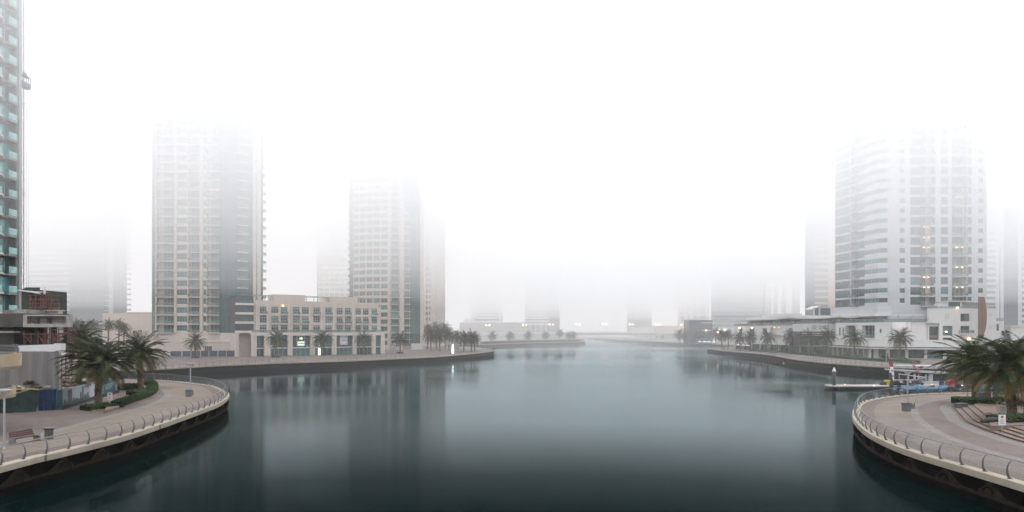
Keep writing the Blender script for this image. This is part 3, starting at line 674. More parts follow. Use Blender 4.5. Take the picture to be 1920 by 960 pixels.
# ---- unfinished podium with scaffolding, left
def site():
    root = empty('unfinished_podium', (-60, 82, GZ), label='raw concrete podium under construction with open floors on the left', cat='building')
    o = lambda mb, n: mb.obj(n, root, (60, -82, -GZ))
    g = MB()
    d = 82; g.box(-66, X(104,d), d, d+.6, GZ, Z(660,d), M_conc); g.box(X(104,d)-.5, X(104,d)+.02, d+.6, d+1.0, GZ, Z(660,d)-.02, M_concl)
    g2 = MB(); g2.box(-80, -66, 90.5, 97, GZ, Z(590,92), M_concd); o(g2, 'stair_core')
    o(g, 'concrete_wall')
    wp = MB(); d = 86; xa, xb = X(33,d), X(117,d)
    wp.hexa([(xa,d,Z(659,d)),(xb-1,d,Z(659,d)),(xb-1,d+.3,Z(659,d)),(xa,d+.3,Z(659,d)),(xa,d,Z(648,d)),(xb-1,d,Z(645.5,d)),(xb-1,d+.3,Z(645.5,d)),(xa,d+.3,Z(648,d))], M_pwhite)
    wp.box(xb-1, xb, d-.1, d+.6, Z(669,d), Z(644,d), M_pwhite); o(wp, 'white_parapet')
    s = MB(); d = 89
    def ob(mb, x0, px1, d0, d1, z0, z1, m): mb.prism([(x0,d0),(X(px1,d0),d0),(X(px1,d1),d1),(x0-4,d1)], z0, z1, m)
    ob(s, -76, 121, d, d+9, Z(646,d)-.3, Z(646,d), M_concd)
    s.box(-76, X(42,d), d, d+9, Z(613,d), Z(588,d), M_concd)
    x0, x1 = X(43,d), X(129,d); za, zb = Z(613.5,d), Z(590,d)
    ob(s, x0, 129, d+.8, d+6, za, zb, M_concl); s.box(x0, x1, d, d+.8, za, za+.45, M_concl); ob(s, x0-.1, 130, d, d+6, zb, zb+.12, M_concd)
    s.box(x0, x0+.5, d, d+.8, za+.45, zb, M_concl); s.box(x1-.35, x1, d, d+.8, za+.45, zb, M_concl); s.box(x0+.5, x1-.35, d, d+.8, zb-.2, zb, M_concl)
    for zz in (za+.7, za+1.05): s.box(x0+.6, x1-.4, d+.2, d+.26, zz, zz+.05, M_rust)
    for px in (62, 84): s.box(X(px,d), X(px,d)+.35, d+.3, d+.7, za+.45, za+1.2, M_navy)
    s.box(X(-2,d), X(38,d), d-2, d, Z(624,d), Z(621,d), M_concl)
    for px in (44,75,100): s.box(X(px,d), X(px,d)+.5, d+2, d+2.6, Z(646,d), za, M_concd)
    o(s, 'floor_slab')
    b = MB(); d = 96
    b.box(X(40,d), X(56,d), d, d+8, Z(588,d), Z(542,d), M_net); b.hexa([(X(35,d),d-.3,Z(545,d)),(X(78,d),d-.3,Z(551,d)),(X(78,d+6),d+6,Z(551,d)),(X(35,d),d+8,Z(545,d)),(X(35,d),d-.3,Z(543,d)),(X(78,d),d-.3,Z(548,d)),(X(78,d+6),d+6,Z(548,d)),(X(35,d),d+8,Z(543,d))], M_pwhite)
    ob(b, X(38,d), 75, d+1, d+6, Z(548,d), Z(538,d), M_net); b.box(X(76,d), X(77.6,d), d+.6, d+.9, Z(551,d), Z(538,d), M_pwhite)
    ob(b, X(56,d), 76, d+3, d+8, Z(588,d), Z(551,d), M_concd)
    b.box(X(44,d), X(64,d), d-4, d, Z(590,d), Z(583,d), M_conc); b.box(X(64,d), X(86,d), d-4, d, Z(589,d), Z(581.5,d), M_concl)
    b.box(X(87,d), X(109,d), d, d+1, Z(590,d), Z(583,d), M_beige2); b.box(X(86,d), X(111,d), d-.3, d+1.3, Z(583,d), Z(581,d), M_beige2); o(b, 'upper_block')
    def scaf(px0, px1, py0, py1, d, depth, nx, nz, label, braces=True):
        m_ = MB(); za, zb = Z(py0,d), Z(py1,d)
        for j in (0, 1):
            y = d+depth*j
            for i in range(nx+1): x = X(px0,d)+(X(px1,d)-X(px0,d))*i/nx; m_.tube([(x,y,za),(x,y,zb+random.uniform(-.2,.4))], .05, M_rust, 5)
            for k in range(1, nz+1): z = za+(zb-za)*k/nz-.1; m_.tube([(X(px0,d)-.3,y,z),(X(px1,d)+.3,y,z)], .045, M_rust, 5)
            if braces:
                for i in range(0, nx, 2): x0 = X(px0,d)+(X(px1,d)-X(px0,d))*i/nx; x1 = X(px0,d)+(X(px1,d)-X(px0,d))*(i+1)/nx; m_.tube([(x0,y,za),(x1,y,zb-.3)], .04, M_rust, 5); m_.tube([(x1,y+.05,za),(x0,y+.05,zb-.3)], .04, M_rust, 5)
        x = X(px0,d)
        for k in range(1, nz+1):
            for i in range(nx+1): x = X(px0,d)+(X(px1,d)-X(px0,d))*i/nx; m_.tube([(x,d,za+(zb-za)*k/nz-.1),(x,d+depth,za+(zb-za)*k/nz-.1)], .04, M_rust, 4)
        tag(m_.obj('scaffolding'), label, 'scaffolding')
    scaf(57, 96, 583, 552, 95, 1.6, 4, 4, 'rusty red scaffolding on the upper level beside the green netting')
    scaf(45, 112, 645, 625, 88.2, 2.5, 5, 1, 'rusty red scaffolding propping the open floor above the white parapet')
    scaf(87, 110, 645, 616, 90, 3.5, 4, 3, 'dense rust coloured props under the right end of the concrete box')
    scaf(104, 116, 738, 668, 87, 2, 1, 5, 'slim rusty scaffold tower right of the grey concrete wall')
    pk = MB()
    for (a, b_, c, d2) in ((100,643,132,617),(104,640,124,622),(96,618,150,618)): pk.tube([(X(a,88),88,Z(b_,88)),(X(c,90),90,Z(d2,90))], .05, M_rust, 5)
    tag(pk.obj('prop_pole'), 'slanting steel poles sticking out right of the concrete box', 'poles')
    # curved beige balconies, far left edge
    bl = empty('balcony_block', (-47.5, 60, GZ), label='beige building corner with stacked curved balconies at the left frame edge', cat='building')
    cx_, cy_ = -49.2, 60
    def arc(r, a0=-100, a1=60, n=16): return [(cx_+r*math.cos(R(a0+(a1-a0)*i/n)), cy_+r*math.sin(R(a0+(a1-a0)*i/n))) for i in range(n+1)]
    for py0, py1, r_ in ((693,664,5.0), (748,728,4.55)):
        mb = MB(); po = arc(r_); pi = arc(r_-.25); za, zb = Z(py0,60), Z(py1,60)
        for i in range(16): mb.hexa([(*po[i],za),(*po[i+1],za),(*pi[i+1],za),(*pi[i],za),(*po[i],zb),(*po[i+1],zb),(*pi[i+1],zb),(*pi[i],zb)], M_sandb)
        mb.prism(po+[(cx_-6, cy_)], za, za+.25, M_sandb); mb.obj('balcony', bl, (47.5,-60,-GZ))
    rl = MB()
    for k in range(6):
        z = Z(664,60)+.12+k*.13; rl.tube([(x, y, z) for x, y in arc(4.85-.02*k*k*.3)], .022, M_steel, 5)
    for x, y in arc(4.85)[::3]: rl.tube([(x,y,Z(664,60)),(x,y,Z(664,60)+.45),(x+(cx_-x)*.05,y+(cy_-y)*.05,Z(664,60)+.85)], .045, M_steel_d, 5)
    rl.obj('balcony_railing', bl, (47.5,-60,-GZ))
    cr = MB(); cr.box(-64, -50.5, 57, 66, GZ, 12, M_concd); cr.obj('wall', bl, (47.5,-60,-GZ))
M_sandb = pm('sand_render', (.42,.335,.235), .8, .08, 1)
random.seed(3); site()

# ---- site hoarding and sheets
def panel_run(mb, pts, h0, h1, m, th=.08):
    for (a, b) in zip(pts, pts[1:]):
        d = Vector((b[0]-a[0], b[1]-a[1])); n = Vector((-d.y, d.x)).normalized()*th
        mb.hexa([(a[0],a[1],GZ+h0),(b[0],b[1],GZ+h0),(b[0]+n.x,b[1]+n.y,GZ+h0),(a[0]+n.x,a[1]+n.y,GZ+h0),(a[0],a[1],GZ+h1),(b[0],b[1],GZ+h1),(b[0]+n.x,b[1]+n.y,GZ+h1),(a[0]+n.x,a[1]+n.y,GZ+h1)], m)
def hoarding():
    root = empty('site_hoarding', (-49.6, 76, GZ), label='long printed site hoarding with grey city skyline picture behind the palm', cat='hoarding')
    M_p = pm('printed_sky', (.30,.36,.38), .6, .1, .4); M_t = pm('printed_teal', (.02,.10,.11), .6, .15, .5); M_pw = pm('printed_pale', (.42,.45,.50), .6, .1, .5)
    M_pg = pm('printed_tower_grey', (.11,.105,.11), .6, .25, 1.5); M_pn = pm('printed_ground', (.08,.1,.11), .6, .3, 1)
    A = gp(113,767); B = gp(219,736); seg = lambda px: frac(A, B, px)
    at = lambda t: (A[0]+(B[0]-A[0])*t, A[1]+(B[1]-A[1])*t)
    L = [(107,118,M_t),(118,168,M_p),(168,194,M_pw),(194,216,M_t),(216,220,M_concl)]
    H = 2.2
    for a, b, m in L:
        mb = MB(); panel_run(mb, [at(seg(a)), at(seg(b)-.002)], .1, H, m); mb.obj('panel', root, (49.6,-76,-GZ))
    pr = MB(); dr = Vector((B[0]-A[0], B[1]-A[1])).normalized(); n = Vector((dr.y, -dr.x)); Ln = math.hypot(B[0]-A[0], B[1]-A[1])
    def patch(px0, px1, z0, z1, m, o=.006):
        p = Vector(at(seg(px0)))+n*o; q = Vector(at(seg(px1)))+n*o; panel_run(pr, [(p.x,p.y),(q.x,q.y)], z0, z1, m, .003)
    patch(118.2, 167.8, .3, .62, M_pn)
    for a, b, z in ((119,122,1.0),(122.5,125,.8),(127,135,2.0),(136,140,.9),(141,146,.8),(150,153,1.4),(153.5,157,2.05),(158,162,.95),(163,166,1.15)): patch(a, b, .62, z, M_pg, .012)
    for k in range(4): patch(196+k*.5, 213-k*1.5, 1.5-.2*k, 1.54-.2*k, M_pwhite, .012)
    patch(176, 180, .9, 1.35, M_pg, .012); patch(178, 186, 1.3, 1.36, M_pg, .012)
    pr.obj('printed_picture', root, (49.6,-76,-GZ))
    gs = MB(); a = Vector(at(seg(107)))+n*.5; b = Vector(at(seg(219)))+n*.35; panel_run(gs, [(a.x,a.y),(b.x,b.y)], 0, .42, M_net, .3)
    tag(gs.obj('ground_sheet'), 'low dark green sheet lying along the foot of the printed hoarding', 'sheet')
    # draped sheets
    g = MB(); n_ = 26; A2 = Vector((-62, 71.5)); B2 = Vector(gp(74, 771)); vs = []
    for i in range(n_+1):
        t = i/n_; p = A2.lerp(B2, t); w_ = .25*math.sin(i*1.7)+.1*math.sin(i*4.1)
        for z, o in ((0,.55),(.9,.2),(2.3+.25*math.sin(i*.55),0)): vs.append((p.x, p.y-o-w_*(.6 if z < 1 else .3), GZ+z))
    g.add(vs, [(i*3+j, (i+1)*3+j, (i+1)*3+j+1, i*3+j+1) for i in range(n_) for j in range(2)], M_dnet, True)
    root2 = empty('sheeted_fence', (0, 0, 0), label='fence draped in dark green sheeting below the grey concrete wall', cat='fence'); g.obj('sheeting', root2)
    for px, tilt in ((22,-.5),(30,.45),(47,.3),(53,-.15)):
        q = MB(); x, y = gp(px, 771); q.tube([(x+tilt,y-.75,GZ),(x,y-.3,GZ+2.35)], .05, M_concl, 5); q.obj('post', root2)
    q = MB(); q.tube([(A2.lerp(B2,t).x, A2.lerp(B2,t).y-.05, GZ+2.35+.2*math.sin(t*9)) for t in [i/12 for i in range(13)]], .05, M_yel, 5); q.obj('top_rope', root2)
    g = MB(); A3 = Vector(gp(73,770)); B3 = Vector(gp(109,768)); vs = []
    for i in range(19):
        p = A3.lerp(B3, i/18); w_ = .12*math.sin(i*1.9)+.06*math.sin(i*5)
        for z in (0, 1.2, 2.35): vs.append((p.x, p.y-.1-w_, GZ+z+(.06*math.sin(i*2.1) if z > 2 else 0)))
    g.add(vs, [(i*3+j, (i+1)*3+j, (i+1)*3+j+1, i*3+j+1) for i in range(18) for j in range(2)], M_blue, True)
    tag(g.obj('blue_sheet'), 'blue tarpaulin fence panel between green sheeting and printed hoarding', 'tarpaulin')
    # rubble behind the hoarding
    rb = MB(); random.seed(8)
    for i in range(260):
        y = random.uniform(79,96); x = -51.9-(y-78.4)*.268-random.uniform(1.2,6.5); h = random.uniform(.5,1.9); s = random.uniform(.15,.6)
        rb.box(-s, s, -s*.7, s*.7, -s*.3, s*.3, random.choice([M_concl, M_conc, M_brown, M_concd, M_conc, M_soil, M_soil, M_rock, M_pwhite]), Matrix.Translation((x, y, GZ+h*random.uniform(.5,1.6))) @ Matrix.Rotation(random.random()*3, 4, 'Z') @ Matrix.Rotation(random.uniform(-.5,.5), 4, 'X'))
    rb.box(-66, -59, 80, 96, GZ, GZ+.9, M_soil)
    tag(rb.obj('rubble_heap'), 'heap of broken concrete and boards behind the printed hoarding', 'rubble', kind='stuff')
hoarding()
# navy site boards on the far left bank
def navy():
    root = empty('site_fence', (X(325,236), 236, GZ), label='navy blue board fence in front of the beige annex', cat='fence')
    xs = [325,346,362,379,394,410,425,447]
    for a, b in zip(xs, xs[1:]):
        d0 = 238-(a-325)*.02; mb = MB(); mb.box(X(a,d0)-X(325,236), X(b,d0)-X(325,236)-.12, 0, .08, .1, 1.9+.3*(a-325)/120, M_navy); mb.obj('panel', root)
        q = MB(); q.box(X(b,d0)-X(325,236)-.12, X(b,d0)-X(325,236), -.05, .12, 0, 2.1+.3*(a-325)/120, M_grille); q.obj('post', root)
navy()

# ---------------------------------------------------------------- right bank buildings
def right_tower():
    P0 = (X(1565,266), 266.); P1 = (X(1646,242), 242.); P2 = (X(1665,240.5), 240.5); P3 = (X(1850,240.5), 240.5)
    root, wl, pt = building('apartment_tower', 'white panelled tower with banded glass corner and lit balconies on the right', P2[0], P2[1])
    ox, oy = P2; fh = 3.52; z0 = Z(574,240.5)-GZ; nf = int((TOP-GZ-z0)/fh); kw = dict(ox=ox, oy=oy)
    dk = dict(g=M_glw)
    facade(root, wl, pt, P0, P1, z0, fh, nf, bays_px(P0, P1, [
        (1565,1594,'ribbon',dict(lo=.35,hi=.35,g=M_glw,nx=4,nz=3,f=M_dframe)),(1594,1596,'wall',{}),(1596,1610,'balc',dict(wf=.9,sm=M_whiter,pr=1.3,bm=M_bal,g=M_gl2)),
        (1610,1621,'ribbon',dict(lo=.5,hi=.4,g=M_glw,nx=3,nz=2,f=M_dframe)),(1621,1646,'ribbon',dict(lo=1.35,hi=.6,g=M_glw,nx=4,nz=1,f=M_grille))]), M_white, zbase=z0-3.5, **kw)
    facade(root, wl, pt, P1, P2, z0, fh, nf, [(0,1,'ribbon',dict(lo=1.35,hi=.6,g=M_glw,nx=2,nz=1,f=M_dframe))], M_white, zbase=z0-3.5, **kw)
    wn = lambda **k: ('win', dict(dict(mg=.0, lo=.75, hi=.3, nx=2, nz=1, g=M_gl2, f=M_dframe), **k))
    L = [(1665,1687,'wall',{}),(1687,1696.5,*wn(lo=1.2,hi=.7,nx=1)),(1696.5,1707,'wall',{}),(1707,1726,*wn(lo=.5)),(1726,1747,'balc',dict(wf=.55,al=.1,sm=M_whiter,pr=1.2,g=M_gl2,lights=(1,2,5,6,7))),
         (1747,1754,*wn(nx=1)),(1754,1764,'wall',{}),(1764,1777.5,*wn()),(1777.5,1785,'wall',{}),(1785,1812,'balc',dict(wf=.8,sm=M_whiter,pr=1.2,g=M_gl2,lights=(1,3,5,10,16))),(1812,1814,'wall',{}),
         (1814,1822,*wn(nx=1)),(1822,1834,'wall',{}),(1834,1843,*wn(lo=1.2,hi=.7,nx=1)),(1843,1850,'wall',{})]
    facade(root, wl, pt, P2, P3, z0, fh, nf, bays_px(P2, P3, L), M_white, zbase=0, **kw)
    core(wl, [(P0[0]+1.3,P0[1]),(P1[0]+1.3,P1[1]+1),(P2[0]+.2,P2[1]+1.25),(P3[0],P3[1]+1.25),(P3[0],P3[1]+28),(X(1568,P0[1]+12),P0[1]+12)], z0-4, z0+nf*fh-.05, M_white, ox, oy)
    for k in range(nf):
        s, r_ = balcony_mb(2, .8, .2, sm=M_whiter); pt.add('ledge', s, P3[0]-ox-.1, P3[1]-oy+.8, z0+k*fh, R(90))
    # white overhang and glazed terrace floor under the wing
    oh = MB(); zt = Z(590,240)-GZ
    pts = [(P0[0]-1.6-ox,P0[1]-oy),(P1[0]-1.6-ox,P1[1]-2-oy),(P2[0]-ox,P2[1]-2.2-oy),(P2[0]-ox,P2[1]-oy+2),(P1[0]+1.3-ox,P1[1]-oy+2),(P0[0]+3-ox,P0[1]-oy)]
    oh.prism(pts, z0-3.5, z0-2.3, M_whiter); oh.prism([(x+.6,y+.4) for x,y in pts], z0-2.3, z0-.05, M_white); oh.obj('overhang', root)
    Ag = (P0[0]+.4, P0[1]+4); Bg = (P2[0]-1, P2[1]+.6)
    facade(root, wl, pt, Ag, Bg, z0-7.2, 3.6, 1, [(0,1,'ribbon',dict(lo=.3,hi=.2,g=M_gl2,nx=16,nz=1,f=M_grille))], M_whiter, T=.5, **kw)
    done(root, wl, pt)
right_tower()

def white_front():
    """long white low building facing the water: face runs away from the camera"""
    A = (108.0, 332.0); B = (119.5, 262.0); D = (117.5, 225.0); E = (147.0, 213.0)
    root, wl, pt = building('waterfront_building', 'long low white building with terrace glass rails along the right bank', D[0], D[1], cat='building')
    kw = dict(ox=D[0], oy=D[1])
    gw = lambda **k: dict(dict(g=M_gl2, f=M_dframe, mg=.2, nx=2, nz=1), **k)
    # colonnade ground floor (canopy level)
    L = []; n = 9
    for i in range(n): L += [(i/n, (i+.22)/n, 'wall', {}), ((i+.22)/n, (i+1)/n, 'fwin', gw(lo=.05, hi=.1, mg=0, nx=3, y=1.3))]
    facade(root, wl, pt, B, D, 0, 3.0, 1, L, M_whiter, T=1.6, **kw)
    L2 = []
    for i in range(6): L2 += [(i/6, (i+.16)/6, 'wall', {}), ((i+.16)/6, (i+1)/6, 'fwin', gw(lo=.05, hi=.1, mg=0, nx=3, y=1.0))]
    facade(root, wl, pt, D, E, 0, 3.0, 1, L2, M_whiter, T=1.6, **kw)
    facade(root, wl, pt, A, B, 0, 3.0, 1, [((i+a)/9, (i+b)/9, k, o) for i in range(9) for a, b, k, o in ((0,.12,'wall',{}),(.12,1,'fwin',gw(lo=.05,hi=.1,mg=0,nx=4,y=.6,g=M_gl)))], M_whiter, T=1.2, **kw)
    def slab(P, Q, off, z0, z1, m, dep=2.2):
        d = Vector((Q[0]-P[0], Q[1]-P[1])); nrm = Vector((d.y, -d.x)).normalized()
        a, b = Vector(P)+nrm*off, Vector(Q)+nrm*off; c, e = b-nrm*dep, a-nrm*dep
        wl.prism([(v.x-D[0], v.y-D[1]) for v in (a, b, c, e)], z0, z1, m)
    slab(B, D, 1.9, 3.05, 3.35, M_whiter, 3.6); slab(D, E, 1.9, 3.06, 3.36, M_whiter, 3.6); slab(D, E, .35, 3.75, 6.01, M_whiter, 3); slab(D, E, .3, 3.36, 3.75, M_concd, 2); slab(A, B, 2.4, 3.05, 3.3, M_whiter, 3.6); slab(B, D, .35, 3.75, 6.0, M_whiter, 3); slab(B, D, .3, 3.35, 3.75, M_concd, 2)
    slab(B, D, -1.7, 0, 5.9, M_whiter, 8); slab(D, E, -1.7, 0, 5.8, M_whiter, 6); slab(A, B, -1.25, 0, 12.2, M_whiter, 10)
    # first floor with dark recesses then white storey with windows
    A1 = (A[0]+.2, A[1]); B1 = (B[0]+.2, B[1])
    L = [(0,.06,'wall',{}),(.06,.11,'win',gw(lo=.6,hi=.5)),(.11,.2,'wall',{}),(.2,.27,'win',gw(lo=.6,hi=.5)),(.27,.36,'wall',{}),(.36,.42,'win',gw(lo=.9,hi=.7)),(.42,.46,'wall',{}),(.46,.58,'balc',dict(wf=.8,sm=M_whiter,g=M_gl2,lights=(0,))),(.58,.66,'wall',{}),
         (.66,.72,'win',gw(lo=.9,hi=.7)),(.72,.78,'wall',{}),(.78,.85,'balc',dict(wf=.6,sm=M_whiter,g=M_gl2)),(.85,.9,'wall',{}),(.9,1,'fwin',gw(lo=.1,hi=.4,g=M_gl))]
    facade(root, wl, pt, A1, B1, 6.2, 4.6, 1, L, M_whiter, zbase=3.4, ztop=11.2, **kw)
    # sweeping roof slab over the upper terrace
    P = (A[0]+1.5, A[1]-2); Q = (B[0]+4, B[1]-12)
    slab(P, Q, 2.0, 13.7, 14.1, M_whiter, 8)
    for i in range(9):
        t = i/8; x = P[0]+(Q[0]-P[0])*t; y = P[1]+(Q[1]-P[1])*t; wl.box(x+.3-D[0], x+.5-D[0], y-.1-D[1], y+.1-D[1], 11.2, 13.7, M_grille)
    facade(root, wl, pt, (A[0]+6,A[1]), (B[0]+6,B[1]), 11.2, 2.5, 1, [((i+a)/7,(i+b)/7,k,o) for i in range(7) for a,b,k,o in ((0,.35,'wall',{}),(.35,1,'fwin',gw(lo=.1,hi=.5,nx=3)))], M_whiter, T=.6, **kw)
    wl.box(A[0]+6-D[0], A[0]+30-D[0], B[1]+18-D[1], A[1]+1-D[1], 14.12, 15.3, M_whiter); wl.box(A[0]+9-D[0], A[0]+16-D[0], B[1]+30-D[1], A[1]-12-D[1], 15.3, 16.3, M_whiter)
    wl.box(B[0]+.5-D[0], B[0]+18-D[0], B[1]-12-D[1], B[1]+18-D[1], 14.12, 14.7, M_whiter)
    rg = MB()
    def rail(P, Q, z, name='balustrade', h=1.15):
        mb = MB(); d = Vector((Q[0]-P[0], Q[1]-P[1])); Ln = d.length; M = TM(P[0]-D[0], P[1]-D[1], 0, math.atan2(d.y, d.x))
        mb.box(0, Ln, 0, .04, z, z+h, M_bal, M); mb.box(0, Ln, -.02, .06, z+h, z+h+.05, M_grille, M)
        k = int(Ln/1.8)
        for i in range(k+1): x = Ln*i/k; mb.box(x-.03, x+.03, .04, .09, z, z+h, M_grille, M)
        mb.obj(name, root)
    rail(A1, B1, 11.2)
    # block below the tower wing, facing the camera: white with small balconies (photo x 1567-1718)
    G = (X(1567,250), 250.); H = (X(1700,222), 222.)
    kw2 = kw; z = 6.0
    gl = gw
    L = bays_px(G, H, [(1567,1573,'wall',{}),(1573,1576,'win',gw(lo=.8,hi=1.1,mg=0,nx=1)),(1576,1579,'wall',{}),(1579,1582,'win',gw(lo=.8,hi=1.1,mg=0,nx=1)),(1582,1585,'wall',{}),(1585,1607,'balc',dict(wf=.5,al=.2,sm=M_whiter,g=M_gl2)),
        (1607,1616,'wall',{}),(1616,1640,'balc',dict(wf=.8,sm=M_whiter,g=M_gl2)),(1640,1649,'wall',{}),(1649,1653,'win',gw(lo=1.9,hi=1.6,mg=0,nx=1)),(1653,1671,'wall',{}),(1671,1681,'win',gw(lo=.8,hi=.9,mg=0,nx=2)),(1681,1700,'wall',{})])
    facade(root, wl, pt, G, H, 6.4, 4.8, 1, L, M_whiter, zbase=6.0, ztop=11.8, **kw)
    core(wl, [(G[0]+1.25,G[1]+.5),(H[0]+1.25,H[1]+.5),(H[0]+12,H[1]+1.2),(H[0]+12,H[1]+9),(G[0]+4,G[1]+9)], 6.0, 11.6, M_whiter, D[0], D[1])
    rail(G, H, 11.8); rail(H, (H[0]+8, H[1]+1), 11.8)
    # rounded white drum end
    dm = MB(); dm.lathe([(3.0,0),(3.0,5.75),(2.8,5.75)], M_whiter, 32, (X(1700,222)+.4-D[0], 225.2-D[1], 6.0)); dm.obj('round_bay', root)
    q = MB(); M = TM(X(1682,214)-D[0], 214.4-D[1], 0, 0)
    pt.add('window', window_mb(1.6,3.0,1,1,M_gl2,M_dframe), X(1706,222)-D[0], 222.3-D[1], 8.6, R(12))
    # restaurant level windows beneath
    facade(root, wl, pt, (G[0]+2,G[1]+1), (H[0],H[1]+1), 3.4, 2.6, 1, [(0,.55,'wall',{}),(.55,.72,'fwin',gw(lo=.1,hi=.1)),(.72,.8,'wall',{}),(.8,.97,'fwin',gw(lo=.1,hi=.1)),(.97,1,'wall',{})], M_whiter, T=.8, **kw)
    # beam and posts of the open terrace frame
    fr = MB(); zb = Z(592,226)-GZ
    for px in (1685,1712,1760): fr.box(X(px,226)-.2-D[0], X(px,226)+.2-D[0], 226-D[1], 226.4-D[1], 11, zb, M_grille)
    fr.box(X(1640,226)-D[0], X(1762,226)-D[0], 225.9-D[1], 226.5-D[1], zb, zb+.45, M_whiter); fr.obj('terrace_frame', root)
    done(root, wl, pt)
    # sign building
    sr, sw, sp = building('sign_building', 'white restaurant block carrying the emblem sign on the right bank', X(1498,262), 262, cat='building')
    Ws = X(1558,258)-X(1498,258); zs = lambda py: Z(py,258)-GZ
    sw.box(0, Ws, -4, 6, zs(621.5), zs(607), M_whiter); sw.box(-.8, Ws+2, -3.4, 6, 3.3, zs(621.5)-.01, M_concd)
    sw.box(-.3, Ws+.3, -3.7, -3.41, zs(625.5), zs(624), M_whiter); sw.box(-.3, Ws+.3, -3.7, -3.41, zs(629), zs(628), M_whiter)
    sw.box(Ws+.01, Ws+2.2, -3, 6, zs(621.5), zs(607)-.2, M_conc); sw.box(0, Ws+.8, -3.6, 5, 3, 3.3, M_whiter)
    sp.add('window', window_mb(Ws+2, 3.4, 9, 2, M_gl, M_dframe), -.6, -3.6, 3.4, 0)
    mb = MB(); mb.box(0, Ws, -3.7, -3.66, zs(607), zs(607)+1.2, M_bal); mb.box(0, Ws, -3.72, -3.64, zs(607)+1.2, zs(607)+1.26, M_grille); mb.obj('balustrade', sr)
    done(sr, sw, sp)
    s = empty('emblem_sign', (X(1498,258), 258, GZ), label='dark lettering LA VERDA with Arabic line and round emblem on white wall', cat='sign')
    xc = X(1527,258)-X(1498,258); zc = zs(614); e = MB()
    for i in range(16):
        a = 2*math.pi*i/16; c = [(xc+math.cos(a)*r_*1.15-math.sin(a)*w_, -.03, zc+math.sin(a)*r_*1.15+math.cos(a)*w_) for r_, w_ in ((.05,0),(.5,.09),(.95,0),(.5,-.09))]
        e.add(c, [(0,1,2,3)], M_emb)
        e.tube([(xc+math.cos(a+t)*1.15,-.03,zc+math.sin(a+t)*1.15) for t in (0,.2,.39)], .05, M_emb, 4)
    e.obj('emblem', s)
    xt = X(1545,258)-X(1498,258)
    text('LA VERDA', .85, X(1554.5,258)-X(1535,258), M_dsign, s, (xt, -.03, zs(616.8)), 0, .02)
    text('\ufe8d\ufea9\ufeae\ufef4\ufed3 \ufefb', .85, X(1554.5,258)-X(1535,258), M_dsign, s, (xt, -.03, zs(612.3)), 0, .02)
M_emb = pm('emblem_bronze', (.17,.15,.12), .6)
M_dsign = pm('dark_sign_metal', (.012,.010,.015), .5, .1, 2)
white_front()

